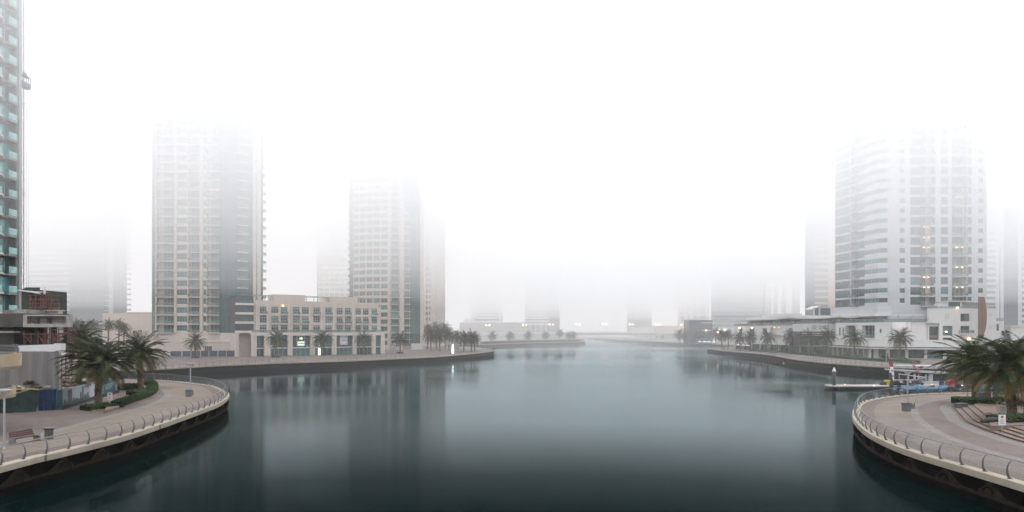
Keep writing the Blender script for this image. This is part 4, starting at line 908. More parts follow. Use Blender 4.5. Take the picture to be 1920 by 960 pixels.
def villa():
    d = 222; A = (X(1742,d), d); root, wl, pt = building('villa_block', 'white flat roofed block with roof terrace beside the brown sail sculpture', A[0], A[1], cat='building')
    x = lambda px: X(px,d)-A[0]; z = lambda py: Z(py,d)-GZ
    W_ = x(1868); wm_ = M_whiter
    def wall_rect(x0,x1,z0,z1,y0=0,y1=1,m=wm_): wl.box(x0,x1,y0,y1,z0,z1,m)
    # front wall as columns of boxes around window openings
    cols = [(x(1761),x(1767),[]),(x(1767),x(1786),[(z(631),z(612)),(z(648),z(632))]),(x(1786),x(1801),[]),(x(1801),x(1818),[(z(602.5),z(588)),(z(625),z(611.5))]),(x(1818),W_,[])]
    cols = [(x(1761),x(1767.5),[]),(x(1767.5),x(1786),[(z(648),z(633)),(z(629),z(611))]),(x(1786),x(1801),[(z(652),z(650))]),(x(1801),x(1818),[(z(625),z(611)),(z(602.5),z(588))]),(x(1818),x(1834),[]),(x(1834),W_,[])]
    for a,b,ops in cols:
        zz = 0
        for lo,hi in ops:
            wall_rect(a,b,zz,lo); pt.add('window', window_mb(b-a,hi-lo,2,2 if hi-lo > 2 else 1,M_gl2,M_dframe), a, .3, lo, 0); zz = hi
        wall_rect(a,b,zz,z(578.5))
    wall_rect(x(1767.5),x(1786),z(633),z(629),.02,.9,M_wood)
    # lighter left wing, set back
    wall_rect(0,x(1761),z(603),z(578.5),0,1); wall_rect(x(1740)-.2,x(1762),z(606),z(602.5),-.4,1); wall_rect(x(1744),x(1761),z(633),z(629),.5,1,M_wood)
    for lo,hi in ((z(648),z(633)),(z(629),z(612))): pt.add('window', window_mb(x(1761)-x(1744),hi-lo,2,2,M_gl2,M_dframe), x(1744), .6, lo, 0)
    wall_rect(0,x(1744),0,z(606),.5,1)
    wall_rect(x(1744),x(1761),z(612),z(606),.5,1)
    pt.add('window', window_mb(1.0,1.4,1,1,M_gl2,M_dframe), x(1772), -.05, z(597.5), 0)
    for px,py in ((1836,597),(1836,620)): pt.add('window', window_mb(.45,1.5,1,1,M_gl2,M_dframe), x(px)-.3, -.05, z(py), 0)
    s, r_ = balcony_mb(x(1823)-x(1797),1.0,-.01,sm=M_whiter); pt.add('balcony', s, x(1797), 0, z(625), 0, [('balcony_railing', r_)])
    wl.prism([(x(1761)+.6,1.01),(W_,1.01),(W_,16),(x(1761)+9.9,16)], 0, z(578.5), wm_)
    wl.prism([(.7,1.01),(x(1761)+.6,1.01),(x(1761)+3,5),(3.1,5)], 0, z(578.5)-.02, wm_)
    wl.prism([(x(1769),3),(x(1838),3),(x(1838),14),(x(1769)+6.6,14)], z(578.5), z(565), wm_); wl.prism([(x(1767),2.6),(x(1840),2.6),(x(1840),14.2),(x(1767)+6.8,14.2)], z(565), z(563.2), wm_)
    pt.add('window', window_mb(x(1811)-x(1789),2.0,5,1,M_gl,M_dframe), x(1789), 2.8, z(574), 0); wl.box(x(1815), x(1838), 2.9, 2.99, z(577), z(566), M_conc)
    wl.box(x(1838), x(1864), 5, 14, z(578.5), z(566), M_conc)
    mb = MB(); mb.box(0, W_, .3, .34, z(579), z(574), M_bal)
    n = 18
    for i in range(n+1): mb.box(W_*i/n-.03, W_*i/n+.03, .24, .3, z(579), z(573.8), M_grille)
    mb.obj('balustrade', root)
    # right lower wing
    wl.box(W_, x(1889), 1.6, 16, 0, z(602), wm_)
    for px,py in ((1857,593),(1857,616),(1863,616)): pt.add('window', window_mb(.6,1.0,1,1,M_gl2,M_dframe), x(px)-.3, -.05, z(py), 0)
    pt.add('window', window_mb(.7,2.2,1,1,M_gl2,M_dframe), x(1875), 1.5, z(620), 0)
    mb = MB(); mb.box(W_, x(1889), 1.7, 1.74, z(602), z(596), M_bal); mb.obj('balustrade', root)
    lt = MB(); lt.lathe([(0,0),(.26,.05),(.28,.25),(0,.34)], M_warm, 8)
    for px,py in ((1773,623),(1794,578),(1816,636)): pt.add('wall_light', lt, x(px), -.35, z(py), 0)
    done(root, wl, pt)
    # brown curved sail sculpture
    s = MB(); d = 216; zb = GZ; xs = X(1837.5,d); pts = []
    zt, zl = Z(556.5,d), Z(640,d); n = 18
    pr = [(0, zt+.05, .55)]
    L = []
    for i in range(n+1):
        t = i/n; z_ = zt+(zl-zt)*t; w_ = (X(1853.5,d)-X(1838,d))*(.38+.62*math.sin(math.pi*min(1,.18+.75*t)))*(1 if t < .75 else 1-.35*(t-.75)/.25); L.append((xs, xs+w_, z_))
    vs = []
    for a,b,z_ in L: vs += [(a,d,z_),(b,d+.6,z_),(b-.1,d+1.2,z_),(a,d+.9,z_)]
    s.add(vs, [(i*4+j,(i+1)*4+j,(i+1)*4+(j+1)%4,i*4+(j+1)%4) for i in range(n) for j in range(4)]+[(0,1,2,3),tuple(range(n*4,n*4+4))], M_brown)
    s.box(xs-.2, xs+1.6, d-.2, d+1.4, GZ, zl, M_whiter); s.box(xs, xs+.9, d+.1, d+.9, zt, zt+.25, M_whiter)
    tag(s.obj('sail_sculpture'), 'tall brown leaf shaped steel sail standing against the white block', 'sculpture')
villa()

# towers behind on the right
r, wl, pt, *_ = tower_curved('apartment_tower', 'hazy peach and blue glass tower just left of the white panelled tower', [1511,1528,1553,1570], 388, 0,
    [('glass',dict(g=M_glb)),('ribbon',dict(lo=1.1,hi=.3,g=M_glb,nx=6)),('wall',{})], 592, 11.2, pm('peach_render', (.45,.34,.29), .8)); done(r, wl, pt)
g = empty('glass_pavilion', (X(1526,300), 300, GZ), label='small glazed box with white frame at foot of the peach tower', cat='building')
mb = MB(); mb.box(0, 7.6, 0, 8, 0, Z(578,300)-GZ, M_glb); mb.obj('glazing', g)
mb = MB()
for x_ in (0, 2.4, 7.5): mb.box(x_-.3, x_+.3, -.3, -.003, 0, Z(577,300)-GZ, M_whiter)
mb.hexa([(-.3,-.3,Z(580,300)-GZ),(2.7,-.3,Z(576,300)-GZ),(2.7,8,Z(576,300)-GZ),(-.3,8,Z(580,300)-GZ),(-.3,-.3,Z(578,300)-GZ),(2.7,-.3,Z(573,300)-GZ),(2.7,8,Z(573,300)-GZ),(-.3,8,Z(578,300)-GZ)], M_whiter)
mb.box(2.7, 7.8, -.3, 8, Z(577,300)-GZ, Z(576,300)-GZ, M_whiter); mb.obj('frame', g)
r, wl, pt, *_ = tower_curved('office_tower', 'hazy grey glass tower with pale vertical band at the right frame edge', [1850,1867,1874,1876,1882,1909,1916,1935], 350, 0,
    [('ribbon',dict(lo=1.2,hi=.4,g=M_glb,nx=4)),('wall',{}),('glass',dict(g=M_glg,plain=1)),('wall',{}),('glass',dict(g=M_glb)),('wall',{}),('ribbon',dict(lo=1,hi=.4,g=M_glb))], 610, 11, M_white); done(r, wl, pt)
def slab_b(px0, px1, pytop, d, label, m, rows=0, name='low_building', dep=20, nx=6, gm=None):
    root, wl, pt = building(name, label, X(px0,d), d, cat='building'); W_ = X(px1,d)-X(px0,d); H = Z(pytop,d)-GZ
    wl.box(0, W_, 0, dep, 0, H, m); wl.box(-.3, W_+.3, -.3, dep, H, H+.5, M_slab)
    for k in range(rows):
        for i in range(nx): ww = W_/nx*.6; pt.add('window', window_mb(ww, 1.9, 2, 1, gm or M_gl2), W_*(i+.2)/nx, -.15, 1.5+k*3.6, 0)
    return done(root, wl, pt)
slab_b(1895, 1990, 613, 230, 'low pale building behind the palms at the right frame edge', M_whiter, 0)
# misty buildings beyond the bridge
r, wl, pt, *_ = tower_curved('office_tower', 'misty pale tower with horizontal glass bands beyond the left end of the bridge', [882,890,905,920,936,943], 800, 0,
    [('wall',{}),('ribbon',dict(lo=1.6,hi=.2,g=M_glb,nx=4)),('ribbon',dict(lo=1.6,hi=.2,g=M_glb,nx=4)),('ribbon',dict(lo=1.6,hi=.2,g=M_glb,nx=4)),('wall',{})], 604, 6, M_white); done(r, wl, pt)
slab_b(862, 985, 605, 780, 'misty grey podium with pale window squares beyond the left bridge end', M_conc, 2, nx=12, gm=M_wframe)
slab_b(870, 905, 598, 840, 'misty low block behind the grey podium', M_whiter, 0)
def pyramid():
    d = 800; root, wl, pt = building('office_tower', 'misty dark tower with stepped white balconies tapering upward by the bridge', X(985,d), d)
    wl.box(0, X(1050,d)-X(985,d), 4, 30, 0, TOP-GZ, M_glb)
    for k in range(9):
        z = Z(609,d)-GZ+k*3.3; a = X(983+k*1.1,d)-X(985,d); b = X(1032-k*2.3,d)-X(985,d)
        q = MB(); q.box(0, b-a, 0, 4.2, 0, 2.1, M_whiter); pt.add('balcony', q, a, 0, z, 0)
    for i in range(5): wl.box(i*6, i*6+.8, 1, 4, 0, Z(609,d)-GZ, M_whiter)
    done(root, wl, pt)
pyramid()
r, wl, pt, *_ = tower_curved('apartment_tower', 'misty beige tower with square windows beyond the right end of the bridge', [1271,1276,1283,1288,1294,1300,1307,1312,1324,1330], 740, 0,
    [('wall',{}),W(g=M_gl2),('wall',{}),W(g=M_gl2),('wall',{}),W(g=M_gl2),('wall',{}),W(g=M_gl2),('wall',{})], 606, 7.4, M_beige); done(r, wl, pt)
r, wl, pt, *_ = tower_curved('office_tower', 'misty blue glass tower with white floor lines left of the leaning mast', [1334,1348,1378,1408,1432], 600, 2,
    [('balg',dict(g=M_glb,pr=1.5))]+[('glass',dict(g=M_glb,s=M_whiter))]*3, 614, 8.1, M_grille); done(r, wl, pt)
r, wl, pt, *_ = tower_curved('apartment_tower', 'faint tower with vertical white fins behind the sign building', [1432,1446,1450,1458,1466,1474,1485,1500], 620, 0,
    [('balg',dict(g=M_glb,pr=1.5)),('wall',{}),('glass',dict(g=M_glb)),('wall',{}),('glass',dict(g=M_glb)),('wall',{}),('glass',dict(g=M_glb))], 610, 7.6, M_whiter); done(r, wl, pt)
r, wl, pt, *_ = tower_curved('office_tower', 'faintest grey tower in the mist behind the bridge centre right', [1176,1190,1204,1222], 900, 0,
    [('balg',dict(g=M_glb,pr=2)),('glass',dict(g=M_glb)),('glass',dict(g=M_glb))], 620, 5.6, M_grille); done(r, wl, pt)
slab_b(1190, 1272, 615, 800, 'misty long low terrace block right of the bridge centre', M_whiter, 1, nx=14)
slab_b(1228, 1292, 612, 725, 'misty beige low block at the right bridge end', M_beige2, 1, nx=8)
def pavilion():
    d = 450; root, wl, pt = building('waterside_pavilion', 'misty dark glass pavilion with sloping pale roof on the right bank', X(1292,d), d, cat='building')
    W_ = X(1336,d)-X(1292,d); z = lambda py: Z(py,d)-GZ
    wl.box(0, W_, 0, 14, 0, z(600), M_glb)
    wl.hexa([(-1.5,-2,z(600)),(W_+1,-2,z(596.5)),(W_+1,15,z(596.5)),(-1.5,15,z(600)),(-1.5,-2,z(598.5)),(W_+1,-2,z(595)),(W_+1,15,z(595)),(-1.5,15,z(598.5))], M_whiter)
    for py in (606, 620): wl.box(W_*.5, W_+1, -2, 0, z(py), z(py)+.5, M_whiter)
    pt.add('window', window_mb(W_*.45, 4, 6, 2, M_glb, M_grille), W_*.5, -.2, z(619), 0)
    done(root, wl, pt)
    m_ = MB(); a = (X(1428,430), 430, GZ); b = (X(1434,430), 430, Z(530,430)); m_.tube([a, b], [.9, .5], M_whiter, 10); 
    tag(m_.obj('leaning_mast'), 'tall white slightly leaning mast in the mist behind the white building', 'mast')
pavilion()

# ---------------------------------------------------------------- bridge
def bridge():
    d = 700; root = empty('road_bridge', (X(880,d), d, 0), label='long low arched road bridge crossing the far end of the water', cat='bridge')
    x = lambda px: X(px,d)-X(880,d); zt = Z(624.2,d); n = 40
    dk = MB(); vs = []
    for i in range(n+1):
        px = 860+i*12; t = (px-1140)/200; top = zt-1.6*min(2.2,t*t)*.5; bot = top-2.2-1.9*min(1.6, abs(t)**2.2)
        for y in (0, 14): vs += [(x(px), y, bot), (x(px), y, top)]
    fs = []
    for i in range(n):
        a = i*4; b = a+4; fs += [(a,b,b+1,a+1),(a+1,b+1,b+3,a+3),(a+3,b+3,b+2,a+2),(a+2,b+2,b,a)]
    dk.add(vs, fs+[(0,1,3,2),(n*4,n*4+1,n*4+3,n*4+2)], M_rock); dk.obj('deck', root)
    pp = MB()
    for i in range(n):
        px = 860+i*12; t0 = (px-1140)/200; t1 = (px+12-1140)/200; z0 = zt-.8*min(2.2,t0*t0); z1 = zt-.8*min(2.2,t1*t1)
        pp.hexa([(x(px),-.3,z0-.3),(x(px+12),-.3,z1-.3),(x(px+12),0-.01,z1-.3),(x(px),-.01,z0-.3),(x(px),-.3,z0+.8),(x(px+12),-.3,z1+.8),(x(px+12),-.01,z1+.8),(x(px),-.01,z0+.8)], M_whiter)
    pp.obj('parapet', root)
    for a, b, c in ((1000,1035,1045),(1245,1255,1330),(880,905,960)):
        q = MB(); q.hexa([(x(a),.5,0),(x(c),.5,0),(x(c),13,0),(x(a),13,0),(x(a),.5,zt-2),(x(b),.5,zt-2),(x(b),13,zt-2),(x(a),13,zt-2)], M_concl); q.obj('abutment', root)
    proto = empty('street_lamp', (0, 0, 0), cat='street lamp', group='double street lamps on the bridge')
    q = MB(); q.tube([(0,0,0),(0,0,8.6)], [.16,.09], M_grille, 6); q.obj('pole', proto)
    for s in (-1, 1):
        q = MB(); q.tube([(0,0,8.2),(s*.9,0,8.75),(s*1.6,0,8.8)], .06, M_grille, 5); q.obj('arm', proto)
        q = MB(); q.lathe([(0,0),(.5,.1),(.52,.4),(0,.6)], M_lampfar, 10, (s*1.7, 0, 8.45)); q.obj('lamp_head', proto)
    where = ['nearest the left end of the bridge','above the white tapering tower left side','beside the dark stepped tower right side','left of the open span','just left of the bridge middle','just right of the bridge middle','before the misty terrace block','before the beige low block','close to the dark glass pavilion']
    for i, px in enumerate((914.5, 984, 1033, 1085, 1134, 1184, 1233, 1281, 1293)):
        o = proto if i == 0 else copy_tree(proto)
        t = (px-1140)/200; o.location = (X(px,d), d+1, zt-.8*min(2.2,t*t)+.1); o['label'] = 'misty double street lamp glowing orange on the bridge, '+where[i]
bridge()

# ---------------------------------------------------------------- palms
def frond(mb, az, el, L, nl, ll, lw, m, rnd, droop=1.0, twist=0, base=.25, n=9):
    ca, sa = math.cos(az), math.sin(az); pts = []; r = base*math.cos(el); z = base*math.sin(el); e = el; st = L/n
    for i in range(n+1):
        pts.append(Vector((r*ca, r*sa, z))); e -= droop*(.045+.125*i/n)*(1.0+.4*math.cos(el))*9/n; e = max(e, -1.35); r += math.cos(e)*st; z += math.sin(e)*st
    side = Vector((-sa, ca, 0))
    mb.tube(pts, [.03*(1-.85*i/n) for i in range(n+1)], m, 3)
    for k in range(nl):
        t = .14+.86*k/(nl-1); f = t*n; i = min(n-1, int(f)); p = pts[i].lerp(pts[i+1], f-i); tg = (pts[i+1]-pts[i]).normalized(); up = side.cross(tg) if side.cross(tg).z > 0 else tg.cross(side)
        le = ll*(.55+.75*math.sin(math.pi*min(1, t*.85+.12)))*rnd.uniform(.85,1.1)
        for s in (-1, 1):
            d = (side*s*.8+tg*(.62+.5*t)+up*(.22-.45*rnd.random()*.8)).normalized()
            tip = p+d*le+Vector((0,0,-le*.16)); w_ = tg*(lw*.5)
            mid = p+d*le*.5+Vector((0,0,le*.02)); 
            mb.add([p-w_*.6, p+w_*.6, mid+w_, tip, mid-w_], [(0,1,2,3,4)], m)
def crown(seed, nf, L, nl, ll, lw, dense=1, old=8, wind=0, n=9):
    rnd = random.Random(seed); mb = MB()
    for i in range(nf):
        t = i/(nf-1); el = R(86)-R(118)*t**.85+rnd.uniform(-.12,.12); az = i*2.39996+rnd.uniform(-.2,.2)
        m = M_leafo if i >= nf-old and rnd.random() < .75 else M_leaf
        frond(mb, az, el, L*rnd.uniform(.82,1.08)*(1 if t < .8 else .85), nl, ll, lw, m, rnd, rnd.uniform(.75,1.15), n=n)
    mb.lathe([(.05,-.75),(.3,-.55),(.38,-.1),(.3,.3),(.1,.7)], M_leafo, 10)
    return mb
def trunk(seed, r0, r1, rings, n=12):
    rnd = random.Random(seed); mb = MB(); vs = []; N = rings*2
    for i in range(N+1):
        t = i/N; r = r0+(r1-r0)*t+(.10*r0 if t < .06 else 0)
        for k in range(n):
            a = 2*math.pi*(k+(.5 if (i//2) % 2 else 0))/n; rr = r*(1.0+(.12 if (i % 2 == 0) else -.05)+rnd.uniform(-.05,.06)+(.05 if k % 2 == (i//2) % 2 else -.04)); vs.append((rr*math.cos(a), rr*math.sin(a), t))
    fs = [(i*n+k, i*n+(k+1) % n, (i+1)*n+(k+1) % n, (i+1)*n+k) for i in range(N) for k in range(n)]+[tuple(range(N*n, N*n+n))]
    mb.add(vs, fs, M_trunk); return mb
NEARC = [crown(11, 92, 4.6, 46, .62, .06, old=16).mesh('crown'), crown(12, 84, 4.5, 44, .62, .06, old=14).mesh('crown'), crown(13, 96, 4.7, 46, .65, .06, old=26).mesh('crown')]
FARC = [crown(21+i, 54, 4.3, 17, .75, .15, n=6).mesh('crown') for i in range(4)]
NT = trunk(5, .40, .34, 26, 14).mesh('trunk'); FT = trunk(6, .27, .22, 12, 8).mesh('trunk')
def palm(x, y, hgt, label, near=False, v=0, s=1.0, rz=0, group=None, z=GZ, ts=1.0, sz=1.0):
    root = empty('palm_tree', (x, y, z), rz, label=label, cat='palm tree', group=group); root.rotation_euler = (.05*math.sin(x*7.3), .05*math.sin(y*5.1+1), rz)
    t = bpy.data.objects.new('trunk', NT if near else FT); C.objects.link(t); t.parent = root; t.scale = (ts, ts, hgt)
    c = bpy.data.objects.new('crown', (NEARC if near else FARC)[v]); C.objects.link(c); c.parent = root; c.location = (0, 0, hgt+.2); c.scale = (s, s, s*sz)
    return root
NG = 'large date palms on the near promenades'
palm(X(184,80), 80, 4.9, 'large date palm rising from the low planter in front of the printed hoarding', True, 0, 1.1, .4, NG, sz=.74)
palm(X(264,105), 105, 5.0, 'date palm inside the curved hedge, second from the left bank rail', True, 1, 1.08, 1.9, NG, sz=.85)
palm(X(150,118), 118, 6.6, 'date palm half hidden behind the printed hoarding and front palm', True, 1, 1.0, 3.6, NG)
palm(X(1829,83), 83, 4.4, 'large date palm with drooping brown fronds beside the grey cabinet on the right', True, 2, 1.13, .7, NG, GZ+.3, sz=.8)
palm(X(1898,66), 66, 4.6, 'thick trunked date palm nearest the camera at the right edge', True, 2, 1.05, 3.9, NG, GZ+.3, 1.05, sz=.9)
palm(X(1935,78), 78, 4.6, 'date palm half cut by the right frame edge behind the restaurant tables', True, 0, 1.05, 2.2, NG, sz=.9)
AG = 'palms in front of the arcade building'
for i, (px, d, h, lb) in enumerate(((366,222,5.0,'lone palm before the navy site boards and beige annex'),(517,228,5.9,'leftmost palm before the arcade glazing'),(604,242,5.7,'palm before the glowing totem sign of the arcade'),(682,252,5.4,'palm before the bright lamp at the right of the arcade'),(750,266,5.4,'palm at the foot of the curved beige tower'))):
    palm(X(px,d), d, h, lb, v=i % 4, s=.88+.05*(i % 3), rz=i*1.7, group=AG)
GG = 'palm grove at the tip of the left far bank'
grove = [(808,300,6.2,'front left'),(825,296,6.4,'front centre'),(801,335,9.0,'tall back left'),(818,330,9.4,'tall back centre'),(835,335,9.2,'tall back right'),(842,305,6.2,'front right'),(855,318,5.8,'beside the stone plinth')]
for i, (px, d, h, lb) in enumerate(grove): palm(X(px,d), d, h, 'palm in the misty grove by the curved tower, '+lb+' of the grove', v=i % 4, s=1.0, rz=i*2.1, group=GG)
palm(X(869.5,288), 288, 5.4, 'left of the two palms standing alone near the promontory tip', v=1, s=.95, rz=2, group=GG)
palm(X(884,292), 292, 5.6, 'right of the two palms standing alone near the promontory tip', v=2, s=.95, rz=4, group=GG)
palm(X(890,300), 300, 5.2, 'palm just behind the pair near the promontory tip', v=3, s=.85, rz=1, group=GG)
IG = 'misty palms on the far peninsula'
for i, (px, d, wh) in enumerate(((924,480,'first from the left'),(956,495,'second from the left'),(991,515,'third from the left'),(1023,535,'fourth before abutment'),(1050,550,'fifth, tallest one'),(1067,560,'sixth, close beside the last'),(1075,566,'last one at the right tip'))):
    palm(X(px,d), d, 5.0+(i == 4)*1.5, 'misty palm on the far peninsula, '+wh, v=i % 4, s=1.0, rz=i*1.3, group=IG)
RG = 'palms lining the right bank'
for i, (px, d, x_, h, wh) in enumerate(((1685,207,None,6.2,'before the round white bay, nearest the dock'),(1603,224,None,6.3,'before the white block with small balconies'),(1549,243,None,6.2,'under the right end of the emblem sign'),(1514,259,None,6.0,'under the left end of the emblem sign'),(1482,268,None,6.0,'left of the emblem sign'),
        (1439,287,None,5.8,'before the middle of the low white wing'),(1407,300,None,5.8,'before the left part of the low white wing'),(1388,311,None,5.6,'before the left end of the low white wing'),(1354,335,None,6.2,'on the point, in thickest mist'),(1366,345,None,6.4,'just behind the one on the point'))):
    palm(X(px,d), d, h, 'right bank palm '+wh, v=i % 4, s=.95 if i < 5 else .9, rz=i*1.9, group=RG)
for i, (px, d, h, wh) in enumerate(((1275,470,6,'nearest the bridge'),(1290,460,6,'second from the bridge'),(1312,440,5.5,'before the dark glass pavilion'),(1342,420,7,'beside the blue glass tower foot'))):
    palm(X(px,d), d, h, 'misty bushy palm on the far right bank, '+wh, v=i % 4, s=1.15, rz=i, group='misty palms on the far right bank')
for i, (px, d, h) in enumerate(((146,225,10.5),(172,240,10.8),(201,232,10.6),(222,230,10.6),(230,236,9.4))):
    palm(X(px,d), d, h, ('leftmost','second','third','fourth','rightmost')[i]+' of the thin tall palms before the low beige building', v=i % 4, s=.62, rz=i, group='thin tall palms behind the site')
# bare tree
def bare_tree():
    rnd = random.Random(4); x, y = X(268,240), 240; root = empty('bare_tree', (x, y, GZ), label='leafless spreading tree beside the beige tower on the left', cat='tree')
    t = MB(); t.tube([(0,0,0),(.1,0,2.2),(0,.1,4)], [.25,.2,.16], M_trunk, 7); t.obj('trunk', root)
    c = MB()
    def br(p, d, L, r, k):
        q = p+d*L; c.tube([p, (p+q)/2+Vector((rnd.uniform(-.1,.1),0,rnd.uniform(0,.15)))*L, q], [r, r*.8, r*.6], M_trunk, 4)
        if k:
            for _ in range(3): br(q, (d+Vector((rnd.uniform(-.9,.9),rnd.uniform(-.9,.9),rnd.uniform(-.35,.55)))).normalized(), L*.72, r*.6, k-1)
    for i in range(6): a = i*1.05; br(Vector((0,.1,3.8)), Vector((math.cos(a),math.sin(a),.75)).normalized(), 2.4, .11, 4)
    c.obj('crown', root)
bare_tree()

# ---------------------------------------------------------------- hedges and planters
def leafy(mb, pts, w_, h, n, rnd, z=GZ, m=None, s=.09):
    """pts: centre line; scatters leaves through and over a box hedge"""
    P = [Vector(p) for p in pts]; segs = [(a, b, (b-a).length) for a, b in zip(P, P[1:])]; tot = sum(t[2] for t in segs)
    for a, b, L in segs:
        nr = Vector((-(b-a).y, (b-a).x)).normalized()*(w_/2-.08); e = (b-a).normalized()*.05
        a2, b2 = a-e, b+e
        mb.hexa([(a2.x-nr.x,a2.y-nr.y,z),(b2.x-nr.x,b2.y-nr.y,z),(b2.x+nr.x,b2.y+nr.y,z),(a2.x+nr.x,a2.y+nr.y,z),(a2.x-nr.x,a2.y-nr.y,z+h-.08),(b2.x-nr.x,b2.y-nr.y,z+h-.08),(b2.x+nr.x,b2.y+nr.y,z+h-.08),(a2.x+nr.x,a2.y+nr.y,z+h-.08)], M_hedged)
        nr = nr.normalized()
        for _ in range(int(n*L)):
            t = rnd.random(); o = rnd.uniform(-1, 1)*w_/2; zz = rnd.uniform(0, h)
            if rnd.random() < .55: zz = h+rnd.gauss(0, .05)
            else: o = math.copysign(w_/2+rnd.gauss(0, .03), o)
            c = a.lerp(b, t)+nr*o; c = Vector((c.x, c.y, z+zz)); u = Vector((rnd.gauss(0,1), rnd.gauss(0,1), rnd.gauss(0,1))).normalized(); v = u.orthogonal().normalized(); q = s*rnd.uniform(.6,1.4)
            mb.add([c-u*q, c+v*q*.5, c+u*q, c-v*q*.5], [(0,1,2,3)], m or M_hedge)
def hedge(pts, w_, h, label, n=220, seed=1, z=GZ, kerb=True, s=.09, low=False):
    rnd = random.Random(seed); root = empty('hedge', (pts[0][0], pts[0][1], z), label=label, cat='hedge'); o = (-pts[0][0], -pts[0][1], -z)
    mb = MB(); leafy(mb, smooth(pts, 5) if len(pts) > 2 else pts, w_, h, n, rnd, z, s=s); mb.obj('foliage', root, o)
    if kerb:
        k = MB(); P = Path(pts, 5); sweep(k, P, [(w_/2+.1, z), (w_/2+.1, z+.14), (w_/2+.32, z+.14), (w_/2+.32, z)], M_ston, step=.8); k.obj('kerb', root, o)
    return root
hedge([gp(218,764.5), gp(240,757), gp(262,749.5), gp(278,742), gp(286,734), gp(286,727), gp(278,720)], 1.3, .75, 'clipped hedge curving round the raised left terrace')
hedge([gp(160,770), gp(175,768.5), gp(195,766.5), gp(210,765)], 2.2, .55, 'low loose hedge around the base of the large left palm', seed=2, s=.13)
hedge([gp(246,741), gp(258,740), gp(275,738.5)], 2.6, .6, 'dark clipped hedge at the foot of the second left palm', seed=3, kerb=False)
hedge([gp(222,732), gp(250,727)], 3, .7, 'dark low hedge behind the left palms near the hoarding end', seed=4, kerb=False)
def poly(name, pts, z0, z1, m, label, cat, parts=None):
    mb = MB(); mb.prism(pts, z0, z1, m); o = mb.obj(name); tag(o, label, cat); return o
poly('stone_kerb', [gp(195,775), gp(224,767), gp(221,763), gp(200,768)], GZ, GZ+.32, M_ston, 'pink stone kerb block at the hedge end beside the small sign', 'kerb')

# curved steps and restaurant terrace on the right
def steps():
    base = [gp(1797,765), (47.9,77.2), gp(1797.5,775), gp(1804,784), gp(1813,791.7), gp(1845,806), gp(1880,818), gp(1920,830), (41.2,46), (41.6,30)]
    base = [(60,86),(55,83.5),(51.6,79.5),(48.9,74.8),(46.4,70.2),(44.7,67),(42.9,62),(41.8,58),(41.2,54.9),(41,46),(41,20)]
    P = Path(base, side=1); root = empty('curved_steps', (P.p[0].x, P.p[0].y, GZ), label='four curved pink stone steps up to the restaurant terrace', cat='steps')
    for k in range(4):
        mb = MB(); pts = [P.P(P.L*i/60, -.62*k) for i in range(61)]; pts = [(p.x, p.y) for p in pts]+[(75,20),(75,86)]
        z1 = GZ+.13*(k+1); mb.prism([(x-P.p[0].x, y-P.p[0].y) for x, y in pts], z1-.13-GZ+.006*(k > 0), z1-GZ, M_ston)
        sweep(mb, P, [(-.62*k+.025,z1-.09),(-.62*k+.025,z1-.125),(-.62*k-.03,z1-.125),(-.62*k-.03,z1-.09)], M_stond, step=1.2) if False else None
        mb.obj('step', root)
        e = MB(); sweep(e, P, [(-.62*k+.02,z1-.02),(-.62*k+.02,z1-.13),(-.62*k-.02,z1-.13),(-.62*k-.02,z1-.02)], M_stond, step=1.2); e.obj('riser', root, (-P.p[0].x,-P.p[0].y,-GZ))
    band(P, .35, 1.5, M_stripe, 0, P.L, .008)
    return P
SP = steps(); TZ = GZ+.52
hedge([(52.6,81.2),(54.5,80.6),(57.5,80.2),(59.5,79.8)], 2.6, .75, 'dark hedge round the palm at the head of the curved steps', seed=5, z=GZ+.3, kerb=False, s=.12)
hedge([(44.9,63.5),(47.4,63.6),(50.5,64.5)], 2.4, .8, 'dark green hedge round the thick trunked palm at the right edge', seed=6, z=GZ+.3, kerb=False, s=.12)
pl = MB(); pl.prism([(42.2,60.2),(50.8,61.4),(51.6,66.2),(45.6,65.4)], GZ, GZ+.62, M_ston); tag(pl.obj('stone_planter'), 'low pink stone planter wall cutting across the curved steps', 'planter')
for (px, py, lb) in ((1802,767,'upper'), (1876,806,'lower')):
    x_, y_ = gp(px, py); q = MB(); q.box(-.55, .55, -.35, .35, 0, .62, M_steel_d); q.box(-.6, .6, -.4, .4, .62, .68, M_bin); tag(q.obj('metal_box', None, (x_, y_, GZ), .3), lb+' low grey metal box set at the end of the curved steps', 'box')
q = MB(); q.tube([(-1.2,0,.12),(-.4,.1,.3),(.5,0,.32),(1.3,-.2,.16)], [.12,.3,.3,.12], M_black, 8); tag(q.obj('rolled_cover', None, (X(1866,62.5), 62.5, TZ), -.2), 'black rolled cover lying on the steps by the lower planter', 'cover')
